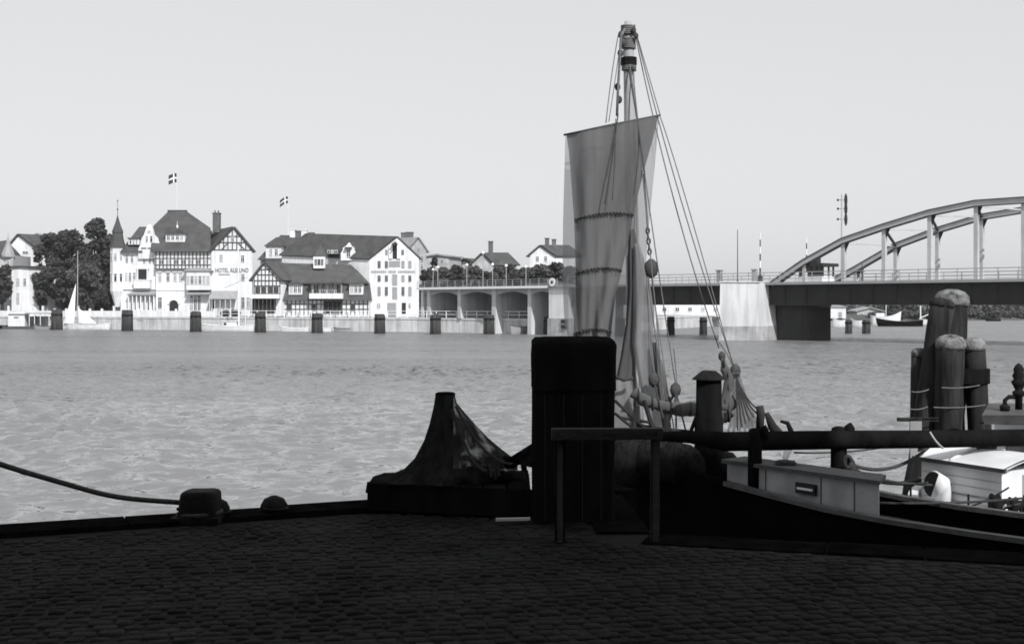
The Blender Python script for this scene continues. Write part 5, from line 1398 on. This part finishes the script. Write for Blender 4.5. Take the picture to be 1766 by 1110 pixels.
# rigging
RG = [((1094, 52, 17.1), (1161, 340, 16.8), (1240, 600, 16.6), .008), ((1096, 54, 17.1), (1173, 340, 16.8), (1266, 632, 16.4), .008), ((1138, 200, 16.7), (1182, 340, 16.6), (1262, 622, 16.4), .007), ((1098, 60, 17.1), (1118, 128, 16.9), (1139, 200, 16.7), .007),
      ((1066, 62, 17.0), (1055, 130, 16.9), (1045, 212, 16.8), .007), ((1071, 66, 17.0), (1062, 130, 16.9), (1050, 210, 16.8), .006), ((1092, 120, 17.0), (1112, 300, 16.7), (1166, 668, 16.4), .008),
      ((1086, 112, 17.0), (1108, 300, 16.6), (1150, 745, 16.2), .008), ((1124, 480, 16.6), (1135, 560, 16.6), (1163, 745, 16.2), .007), ((1118, 470, 16.6), (1128, 560, 16.5), (1150, 690, 16.4), .009), ((1240, 590, 16.6), (1255, 612, 16.5), (1268, 640, 16.4), .010), ((1162, 600, 16.5), (1166, 640, 16.5), (1168, 668, 16.4), .008)]
for a, b, c, r_ in RG:
    pts = [P(*a), P(*b), P(*c)]; q = []
    for i in range(17):
        u = i / 16; q.append(pts[0] * (2 * (u - .5) * (u - 1)) + pts[1] * (4 * u * (1 - u)) + pts[2] * (2 * u * (u - .5)))
    MB().tube(q, r_, 6).build('rigging_line', 'rigging', fb_, True)
for a, b, r_ in (((1066, 196, 16.5), (1043, 352, 16.35), .009), ((1062, 205, 16.5), (1056, 345, 16.35), .006), ((1084, 118, 16.9), (1112, 300, 16.35), .010)):
    MB().tube([P(*a), P(*a).lerp(P(*b), .5) + V((.01, 0, 0)), P(*b)], r_, 6).build('rigging_line', 'block_wood', fb_)
# chain, hook and block on the fall
x = MB()
for i in range(5):
    c = P(1117 + i * .8, 398 + i * 9, 16.6); ax = i % 2
    x.tube([c + V((math.cos(a) * .022 * (1 - ax), math.cos(a) * .022 * ax, math.sin(a) * .042)) for a in np.linspace(0, 2 * math.pi, 11)], .011, 5)
x.build('chain', 'iron', fb_, True); block(P(1123, 463, 16.6), .1)
MB().tube([P(1117, 392, 16.6), P(1110, 300, 16.7)], .012, 6).build('rigging_line', 'rope', fb_)
for a in ((1165, 672), (1128, 655)): block(P(*a, 16.35), .075)
MB().tube([P(1165, 675, 16.35), P(1160, 684, 16.35), P(1156, 690, 16.3), P(1153, 684, 16.3)], .02, 6).build('hook', 'iron', fb_, True)
for a, b in (((1166, 680), (1150, 745)), ((1166, 680), (1166, 748)), ((1167, 680), (1184, 748)), ((1128, 660), (1150, 742))):
    MB().tube([P(*a, 16.3), P(*b, 15.9)], .012, 6).build('rigging_line', 'rope', fb_)
# sail: yard, cloth, reef points
ya, yb2 = P(972, 233, 16.6), P(1139, 198.5, 16.6)
sl = tag(MB().tube([ya, ya.lerp(yb2, .5), yb2], [.014, .02, .012], 8).build('sail_yard', 'gunwale', fb_, True), 'sloping yard at the head of the sail')
def cloth(rowsdef, name, m, Y, amp, ph, freq, n=36, back=0.0):
    rows = []
    ys = [r[0] for r in rowsdef]
    for y in np.linspace(ys[0], ys[-1], 48):
        for a, b in zip(rowsdef, rowsdef[1:]):
            if y <= b[0] + 1e-6: break
        u = (y - a[0]) / (b[0] - a[0]); xl = a[1] + (b[1] - a[1]) * u; xr = a[2] + (b[2] - a[2]) * u; ytl = a[3] + (b[3] - a[3]) * u; sl_ = a[4] + (b[4] - a[4]) * u
        v = (y - ys[0]) / (ys[-1] - ys[0]); row = []
        for i in range(n + 1):
            w_ = i / n; yy = y + (1 - w_) * ytl + 4 * w_ * (1 - w_) * sl_
            dep = amp * v ** .6 * math.sin(freq * w_ * math.pi * 2 + ph + 1.3 * v) * (.6 + .4 * math.sin(5 * w_ + 3 * v)) - .10 * math.sin(math.pi * w_) * (1 - v) + .03 * math.sin(19 * w_ + 5 * v) + .022 * math.sin(31 * w_ - 9 * v + 2 * math.sin(6 * v)) * v
            row.append(P(xl + (xr - xl) * w_, yy, Y + back * v + dep))
        rows.append(row)
    return MB().grid(rows).build(name, m, fb_, True), rows
FR = [(199, 977, 1136, 34, 0), (240, 981, 1126, 20, 0), (300, 985, 1109, 10, 0), (366, 990, 1093, 10, -6), (430, 992, 1081, 8, -6), (470, 993, 1071, 6, -6), (520, 991, 1060, 4, -6), (572, 989, 1054, 4, -7), (640, 984, 1050, 4, -6), (700, 980, 1048, 4, 0)]
so, srows = cloth(FR, 'sail_cloth', 'sail', 16.62, .13, .4, 2.2, back=-.1)
BK = [(200, 975, 1137, 34, 0), (300, 973, 1128, 10, 0), (380, 971, 1120, 4, 0), (480, 970, 1112, 2, 0), (560, 974, 1106, 2, 0), (600, 990, 1102, 2, 0), (680, 1020, 1094, 0, 0), (748, 1035, 1088, 0, 0)]
cloth(BK, 'sail_back_fold', 'sail_back', 16.95, .07, 1.0, 1.5, back=.05)
yl = np.linspace(199, 700, 48)
for y in (366, 470, 572):
    rw_ = srows[int(np.argmin(abs(yl - y)))]; n_ = 17 if y < 400 else 13
    MB().tube([p + V((0, -.012, 0)) for p in rw_[::2]], .011, 6).build('reef_band', 'rope', so)
    for i in range(n_):
        u = (i + .5) / n_ * 36; k = min(int(u), 35); p = rw_[k].lerp(rw_[k + 1], u - k) + V((0, -.02, 0)); q = random.uniform(.5, 1.1)
        MB().tube([p + V((-.02, 0, .012)), p, p + V((.016, -.006, -.012)), p + V((.02, -.008, -.045 * q))], [.008, .017, .014, .006], 6).build('reef_point', 'rope', so, True)
# bundled canvas hanging beside the mast
def bundle(pts, rad, m, name, n=14, amp=.25):
    x = MB(); rows = []
    for k, (p, r_) in enumerate(zip(pts, rad)):
        rows.append([p + V((math.cos(a) * r_ * (1 + amp * math.sin(5 * a + k * .2)), math.sin(a) * r_ * .7 * (1 + amp * math.sin(5 * a + k * .2)), 0)) for a in np.linspace(0, 2 * math.pi, 25)])
    return x.grid(rows).build(name, m, fb_, True)
bundle([P(*a, 16.7) for a in ((1090, 395), (1093, 440), (1095, 500), (1090, 560), (1082, 620), (1076, 680), (1072, 745))], [.03, .07, .085, .075, .09, .13, .16], 'sail', 'canvas_bundle')
bundle([P(*a, 16.6) for a in ((1098, 420), (1106, 480), (1110, 540), (1108, 590), (1114, 630), (1122, 680), (1132, 735))], [.03, .09, .12, .12, .12, .11, .09], 'sail_back', 'canvas_bundle')
bundle([P(*a, 16.4) for a in ((1128, 590), (1136, 630), (1144, 680), (1150, 740))], [.02, .05, .06, .05], 'sail', 'canvas_bundle')
bundle([P(*a, 16.45) for a in ((1072, 655), (1072, 680), (1070, 745))], [.1, .13, .14], 'sail_back', 'canvas_bundle')
MB().tube([P(1060, 648, 16.2), P(1075, 655, 16.15), P(1092, 652, 16.2)], .025, 6).build('lashing', 'rope', fb_, True)
# lowered gaff with furled canvas running aft to the net heap
def roll(pts, rad, m, name):
    x = MB(); n_ = len(pts); ps, rs = [], []
    for i in range(4 * (n_ - 1) + 1):
        u = i / 4; k = min(int(u), n_ - 2); ps.append(pts[k].lerp(pts[k + 1], u - k)); rs.append((rad[k] + (rad[k + 1] - rad[k]) * (u - k)) * random.uniform(.86, 1.12))
    x.tube(ps, rs, 12); o = x.build(name, m, fb_, True)
    for k, p in enumerate(ps[2::4]): MB().tube([p + V((.0, math.cos(a) * (rs[2] + .03), math.sin(a) * (rs[2] + .03))) for a in np.linspace(0, 2 * math.pi, 13)], .012, 5).build('lashing', 'rope', o)
    return o
roll([P(*a, 16.2) for a in ((1092, 676), (1110, 690), (1140, 700), (1175, 706), (1205, 703), (1240, 708), (1268, 690))], [.07, .08, .07, .09, .10, .13, .08], 'sail', 'furled_sail')
# net heap hanging from a block on the far rail
block(P(1268, 640, 16.3), .075); block(P(1245, 614, 16.4), .05)
rows = []
for i in range(14):
    v = i / 13; y = 642 + 100 * v; xl = 1262 - 10 * v + 4 * math.sin(v * 9); xr = 1276 + 40 * v ** 1.2
    rows.append([P(xl + (xr - xl) * j / 22, y + (6 * math.sin(j * 1.9) if v > .9 else 0), 16.2 + .06 * math.sin(j * 1.7 + v)) for j in range(23)])
MB().grid(rows).build('hanging_net', 'sail_back', fb_, True)
for k in range(7):
    u = k / 6; MB().tube(sag(P(1270 + 4 * u, 648 + 12 * u, 16.1), P(1272 + 42 * u, 742 - 34 * u, 16.05), .02 + .05 * u, 10), .011, 5).build('net_rope', 'rope', fb_)
roll([P(*a, 16.15) for a in ((1246, 618), (1250, 636), (1258, 655), (1252, 680), (1246, 705))], [.02, .06, .07, .05, .07], 'sail', 'canvas_tail')
roll([P(*a, 16.0) for a in ((1238, 726), (1252, 720), (1262, 712))], [.05, .06, .05], 'net', 'rope_coil')
MB().tube([P(1310, 700, 16), P(1312, 712, 16), P(1310, 742, 16)], [.05, .055, .05], 8).build('bitt', 'pile', fb_, True)
MB().tube([P(1322, 712, 16), P(1332, 735, 16), P(1342, 748, 16)], [.03, .06, .07], 8).build('bitt', 'pile', fb_, True)
MB().tube([P(1095, 735, 15.9), P(1150, 742, 15.9), P(1200, 748, 15.9)], .04, 8).build('spar', 'pile', fb_, True)
for a, b, r_ in (((1060, 690), (1108, 735), .02), ((1070, 720), (1120, 728), .02), ((1098, 700), (1092, 742), .035), ((1110, 690), (1128, 745), .03), ((1060, 712), (1100, 745), .02), ((1192, 742), (1206, 705), .025), ((1150, 715), (1146, 800), .04), ((1112, 742), (1135, 800), .03)):
    MB().tube([P(*a, 15.9), P(*b, 15.85)], r_, 7).build('gear_spar', 'pile', fb_)
# dark heap of nets and gear on the foredeck
def heap(pts, name, m, parent, seed, n=9):
    r_ = random.Random(seed)
    for (c, rx, rz) in pts:
        rows = []
        for i in range(n + 1):
            v = math.pi * i / n; rows.append([c + V((math.cos(a) * math.sin(v) * rx * q, math.sin(a) * math.sin(v) * rx * .8 * q, math.cos(v) * rz * q)) for a in np.linspace(0, 2 * math.pi, 19)[:-1] for q in (1 + r_.uniform(-.13, .13),)])
        rows = [r + [r[0]] for r in rows]
        MB().grid(rows).build(name, m, parent, True)
heap([(P(1085, 800, 15.9), .3, .34), (P(1125, 792, 15.8), .3, .24), (P(1165, 798, 15.7), .3, .26), (P(1200, 800, 15.6), .25, .22), (P(1148, 775, 16.0), .2, .16), (P(1245, 798, 15.6), .2, .16)], 'net_heap', 'net_solid', fb_, 8)
heap([(P(820, 818, 10.5), .17, .07), (P(852, 822, 10.5), .16, .055), (P(785, 825, 10.4), .16, .08), (P(725, 835, 10.5), .2, .07), (P(668, 842, 10.5), .13, .06), (P(878, 826, 10.6), .09, .04)], 'net_fold', 'net_solid', ne, 5)
# anchor
p = [P(*a, 15.3) for a in ((1346, 726), (1358, 729), (1364, 742), (1366, 762), (1360, 778))]
MB().tube(p, [.018, .028, .034, .03, .02], 8).build('anchor_arm', 'iron', fb_, True)
MB().tube([P(1360, 772, 15.3), P(1354, 790, 15.25), P(1352, 802, 15.2)], [.05, .035, .03], 8).build('anchor_fluke', 'boat_white', fb_, True)

# ------------------------------------------------------------------ white boat outside it
B2 = V((4.9, 16.5, 0)); s2 = V((.45, -.893, 0)); n2 = V((-.893, -.45, 0))
def CT(t, b, z): return B2 + s2 * t + n2 * b + V((0, 0, z))
wb = thing('white_boat', 'white decked boat with low cabin beyond the black fishing boat', 'boat', CT(3, 0, 0))
h2 = [(.8, .04, 1.56), (.9, .26, 1.53), (1.05, .44, 1.5), (1.3, .62, 1.46), (1.6, .76, 1.43), (2.4, .88, 1.42), (3.2, .95, 1.42), (4.2, .98, 1.44), (5.4, .92, 1.48), (6.5, .8, 1.55)]
rows = []; g1, g3 = [], []
for (t_, b_, z_) in h2:
    row = []
    for j in range(-5, 6):
        a = abs(j) / 5; yy = b_ * math.sin(a * math.pi / 2) ** .7 * (1 if j > 0 else -1); row.append(CT(t_, yy, -.5 + (z_ + .5) * a ** 1.8))
    rows.append(row); g1.append(row[-1]); g3.append(row[0])
x = MB().grid(rows); k = len(x.v) - 11; x.f.append(tuple(range(k, k + 11))); x.build('hull', 'boat_white', wb, True)
for g_ in (g1, g3):
    x = MB()
    for a, b in zip(g_, g_[1:]): x.bar(a + V((0, 0, .025)), b + V((0, 0, .025)), .11, .05)
    x.build('gunwale', 'boat_white', wb)
for kk in range(8):
    u0, u1 = kk / 8 + .008, (kk + 1) / 8 - .008
    MB().grid([[CT(t_, (b_ - .03) * (1 - 2 * u0), z_ - .05), CT(t_, (b_ - .03) * (1 - 2 * u1), z_ - .05)] for (t_, b_, z_) in h2]).build('deck_plank', 'boat_white', wb)
def cbx(mb, t0, t1, b0, b1, z0, z1): return mb.hexa([CT(t0, b0, z0), CT(t1, b0, z0), CT(t1, b1, z0), CT(t0, b1, z0), CT(t0, b0, z1), CT(t1, b0, z1), CT(t1, b1, z1), CT(t0, b1, z1)])
cab = cbx(MB(), 1.0, 2.25, .24, -.85, 1.36, 1.96).build('cabin', 'boat_white', wb)
rows = []
for i in range(3):
    t_ = (.92, 1.6, 2.33)[i]; rows.append([CT(t_, .30 - 1.21 * j / 12, 1.965 + .12 * math.sin(math.pi * j / 12)) for j in range(13)])
x = MB().grid(rows); top = list(x.v); x.grid([[p + V((0, 0, .035)) for p in r] for r in rows]); x.build('cabin_roof', 'boat_white', wb, True)
for j0, j1 in ((.30, .27), (-.88, -.91)): cbx(MB(), .9, 2.35, j0, j1, 1.95, 2.0).build('roof_edge', 'gunwale', cab)
for t_ in (1.05, 1.6): 
    pts = [CT(t_ - .1, .28 - 1.1 * j / 10, 2.01 + .12 * math.sin(math.pi * j / 10)) for j in range(11)]; MB().tube(pts, .02, 6).build('handrail', 'boat_white', cab, True)
cbx(MB(), 1.02, 2.23, .262, .242, 1.6, 1.615).build('moulding', 'boat_grey', cab)
# cowl vent and winch
p = CT(1.5, .40, 1.42)
MB().tube([p, p + V((0, 0, .2)), p + V((-.03, -.03, .29)), p + V((-.13, -.05, .31))], [.09, .1, .13, .17], 16).build('cowl_vent', 'boat_white', wb, True)
MB().tube([p + V((-.131, -.05, .31)), p + V((-.138, -.053, .311))], .155, 16).build('vent_mouth', 'opening', wb)
p = CT(2.72, .62, 1.45); wn = MB().tube([p + V((-.2, 0, .22)), p + V((.25, 0, .22))], .05, 10).build('winch', 'iron', wb, True)
for dx, r_ in ((-.18, .13), (.02, .09), (.2, .12)): MB().tube([p + V((dx - .035, 0, .22)), p + V((dx, 0, .22)), p + V((dx + .035, 0, .22))], [r_, r_ * .8, r_], 14).build('winch_drum', 'iron', wn, True)
for sg in (-.1, .12): MB().bar(p + V((sg, 0, -.03)), p + V((sg, 0, .22)), .05).build('winch_leg', 'iron', wn)
MB().tube([p + V((-.05, -.05, .1)), p + V((-.02, -.15, .02)), p + V((-.3, -.35, -.02))], .03, 7).build('winch_rope', 'rope_pale', wn, True)
for k, (a, b) in enumerate((((1500, 866), (1770, 858)), ((1500, 828), (1600, 832)))):
    MB().tube(sag(P(*a, 13.9), P(*b, 13.5), .03), .014, 6).build('guard_rope', 'rope', wb)
for t_ in (1.3, 2.2): MB().tube([CT(t_, .72, 1.42), CT(t_, .72, 1.72)], .014, 6).build('stanchion', 'iron', wb)
# loose gear about the white boat
def coil(c, r_, n_, m, name, parent, th=.016):
    MB().tube([c + V((math.cos(a) * (r_ + .012 * math.sin(a * 2.3)), math.sin(a) * r_, .012 * i / 12)) for i, a in enumerate(np.linspace(0, 2 * math.pi * n_, 12 * n_ + 1))], th, 6).build(name, m, parent, True)
coil(CT(1.25, .55, 1.43), .11, 4, 'rope', 'rope_coil', wb); coil(CT(2.1, .55, 1.42), .1, 4, 'rope_pale', 'rope_coil', wb); coil(CT(1.5, -.3, 2.13), .13, 4, 'rope', 'rope_coil', wb)
for t_, b_ in ((1.15, .68), (1.9, .76), (2.55, .84)):
    p = CT(t_, b_, 1.45); MB().tube([p + V((-.09, .05, .06)), p + V((0, 0, .055)), p + V((.09, -.05, .06))], [.012, .02, .012], 7).tube([p, p + V((0, 0, .055))], .022, 7).build('cleat', 'iron', wb, True)
for a, b, s_, m in (((1604, 745), (1626, 772), .02, 'rope_pale'), ((1610, 872), (1760, 868), .05, 'rope'), ((1650, 880), (1740, 840), .03, 'rope'), ((1680, 905), (1735, 870), .02, 'rope_pale'), ((1632, 865), (1690, 905), .04, 'rope')):
    MB().tube(sag(P(*a, 14.0), P(*b, 13.7), s_, 14), .012, 6).build('loose_line', m, wb, True)
for j in range(5): cbx(MB(), 1.02, 2.23, .2415, .248, 1.42 + j * .1, 1.424 + j * .1).build('board_seam', 'boat_grey', cab)
cbx(MB(), 2.252, 2.262, -.1, -.55, 1.45, 1.9).build('companion_door', 'boat_grey', cab)
coil(BT(4.3, .52, 2.05), .1, 3, 'rope', 'rope_coil', fb_)
for t_ in (4.15, 4.95, 5.4): tb(MB(), t_, t_ + .012, .701, .7065, 1.5, 1.99).build('board_seam', 'gunwale', dh)
# ropes to the dolphin
for k, (a, ya_, b, yb_, s_, r_) in enumerate((((1468, 800), 14.6, (1604, 768), 15.4, .16, .022), ((1470, 806), 14.6, (1592, 822), 16.5, .12, .018), ((1460, 812), 14.6, (1640, 836), 15.0, .05, .014), ((1370, 780), 15.2, (1572, 762), 17.0, .05, .012))):
    tag(MB().tube(sag(P(*a, ya_), P(*b, yb_), s_), r_, 7).build('mooring_rope', 'rope', None, True), ['thick rope sagging from the boom crutch to the white cabin', 'rope from the boom crutch to the leaning pile, lower of two', 'thin rope stretched towards the cowl vent', 'thin line running just under the boom to the piles'][k], 'rope')
x = MB()
for i in range(5): x.tube([P(1462 + 6 * math.cos(a) + i, 796 + 10 * math.sin(a) + i * 1.5, 14.5 + .02 * i) for a in np.linspace(0, 2 * math.pi, 13)], .024, 6)
tag(x.build('rope_coil', 'rope', None, True), 'dark coil of rope hung on the boom crutch', 'rope')

# third boat: low wheelhouse roof and vent at the right edge
c3 = V((8.2, 16.4, 0)); b3 = thing('wheelhouse_boat', 'boat with flat wheelhouse roof and funnel at the right edge', 'boat', c3)
x, gl, gr, W3 = hull_mb(c3, -.6, 4.5, 1.7, 1.6, 1.4, 1.5, .4); x.build('hull', 'boat_white', b3, True)
MB().hexa([(6.25, 16.0, 1.3), (8.4, 16.0, 1.3), (8.4, 17.3, 1.3), (6.75, 17.3, 1.3), (6.25, 16.0, 2.36), (8.4, 16.0, 2.36), (8.4, 17.3, 2.36), (6.75, 17.3, 2.36)]).build('wheelhouse', 'boat_white', b3)
rz3 = P(1740, 712, 15.9).z
MB().hexa([(5.98, 15.65, rz3 - .12), (8.6, 15.65, rz3 - .12), (8.6, 17.5, rz3 - .12), (6.75, 17.5, rz3 - .12), (5.93, 15.6, rz3), (8.6, 15.6, rz3), (8.6, 17.5, rz3), (6.75, 17.5, rz3)]).build('roof', 'gunwale', b3)
MB().prism([(6.02, 15.75, rz3 - .125), (6.6, 15.75, rz3 - .125), (6.6, 15.75, 2.37), (6.3, 15.75, 2.37)], (0, .25, 0)).build('roof_bracket', 'tarred', b3)
for i in range(3): cube('pane', 'glass', b3, (6.4 + i * .5, 15.97, 1.9), (6.75 + i * .5, 15.998, 2.25))
p = P(1757, 706, 16.2); k = 16.2 / F
MB().lathe(p, [(6 * k, 0), (6 * k, 22 * k), (9 * k, 24 * k), (11 * k, 30 * k), (6 * k, 34 * k), (10 * k, 42 * k), (13 * k, 48 * k), (8 * k, 52 * k), (11 * k, 58 * k), (8 * k, 64 * k), (9 * k, 70 * k), (5 * k, 77 * k), (1 * k, 80 * k)], 14).build('funnel', 'iron', b3, True)
MB().tube([P(1757, 684, 16.2), P(1740, 684, 16.2), P(1733, 690, 16.2), P(1733, 706, 16.2)], .03, 8).build('pipe', 'iron', b3, True)
MB().lathe(P(1733, 708, 16.2), [(.06, 0), (.07, .06), (.03, .09)], 10).build('pipe_foot', 'iron', b3, True)

# tall mooring dolphin beside the boats
Yd = 18.2; dk = Yd / F
dl = thing('mooring_dolphin', 'group of thick leaning piles with whitened tops beside the boats', 'mooring piles', V((P(1640, 560, Yd).x, Yd, 0)))
def pile(top, base, rpx, yoff=0.0, capm='pile_cap', caph=26):
    a, b = P(top[0], top[1], Yd + yoff), P(base[0], base[1], Yd + yoff * .6); a = V(a); b = V(b)
    d = (a - b); b2 = b - d * ((b.z + .8) / d.z if d.z else 0); r_ = rpx * dk; L_ = (a - b2).length; e = d.normalized()
    ns = 14; x = MB()
    x.tube([b2 + e * (L_ - caph * dk * .8) * i / ns for i in range(ns + 1)], [r_ * (1.12 - .12 * i / ns) * random.uniform(.96, 1.04) for i in range(ns + 1)], 16)
    for v_ in x.v: v_ += V((random.uniform(-.012, .012), random.uniform(-.012, .012), random.uniform(-.03, .03)))
    po = x.build('pile', 'pile', dl, True)
    c0 = a - e * caph * dk
    MB().tube([c0, c0 + e * caph * dk * .25, c0 + e * caph * dk * .6, c0 + e * caph * dk * .85, a], [r_ * 1.03, r_ * 1.09, r_ * 1.04, r_ * .8, r_ * .35], 18).build('pile_cap', capm, po, True)
    return po
pile((1642, 499), (1634, 760), 27.5, .35, caph=30)
pile((1640, 577), (1634, 760), 23, -.25, caph=24)
pile((1678, 582), (1690, 760), 18.5, -.05, caph=22)
pile((1586, 600), (1580, 860), 13.5, .3, caph=16)
pile((1626, 514), (1578, 860), 20, .1, 'pile', 16)
for (cx, cy, rx, hh) in ((1662, 648, 43, 13),):
    c = P(cx, cy, Yd); x = MB().lathe(c, [(rx * dk, -hh * dk), (rx * dk * 1.02, -hh * dk * .9), (rx * dk * 1.02, hh * dk * .9), (rx * dk, hh * dk)], 22, sq=.75)
    x.build('collar', 'iron' if hh < 6 else 'tarred', dl)
for (y, x0, x1) in ((675, 1572, 1602), (705, 1570, 1600), (668, 1624, 1690), (702, 1610, 1700)):
    MB().tube(sag(P(x0, y, Yd - .72), P(x1, y - 4, Yd - .72), .02, 8), .008, 6).build('rope_turn', 'rigging', dl)
MB().bar(P(1548, 723, Yd - .5), P(1618, 723, Yd - .5), .08, .05).build('cross_timber', 'pile', dl)
cube('notice_plate', 'boat_grey', dl, P(1570, 742, Yd - .62), P(1589, 726, Yd - .6)); cube('notice_plate', 'boat_grey', dl, P(1570, 790, Yd - .62), P(1582, 772, Yd - .6))

for px, r_, nm in ((388, 9, 'left of two before the hotel awning'), (405, 11, 'right of two before the hotel awning')):
    at_tree(px, 535, 198.5, r_, 'small dark garden bush, ' + nm, 'leaf_dark', 700, .2, 200 + px, 'bushes before the hotel', .1, 'bush')

# ------------------------------------------------------------------ summer haze over the sound
hm = bpy.data.materials.new('haze'); hm.use_nodes = True
n = hm.node_tree.nodes; n.remove(n['Principled BSDF'])
pv = n.new('ShaderNodeVolumePrincipled'); pv.inputs['Color'].default_value = (.95, .96, .97, 1); pv.inputs['Density'].default_value = HAZE
hm.node_tree.links.new(pv.outputs[0], n['Material Output'].inputs['Volume'])
MATS['haze'] = hm
if HAZE: tag(MB().box((-460, -60.5, -2.5), (460, 1300, 31)).build('haze', 'haze'), kind='stuff')
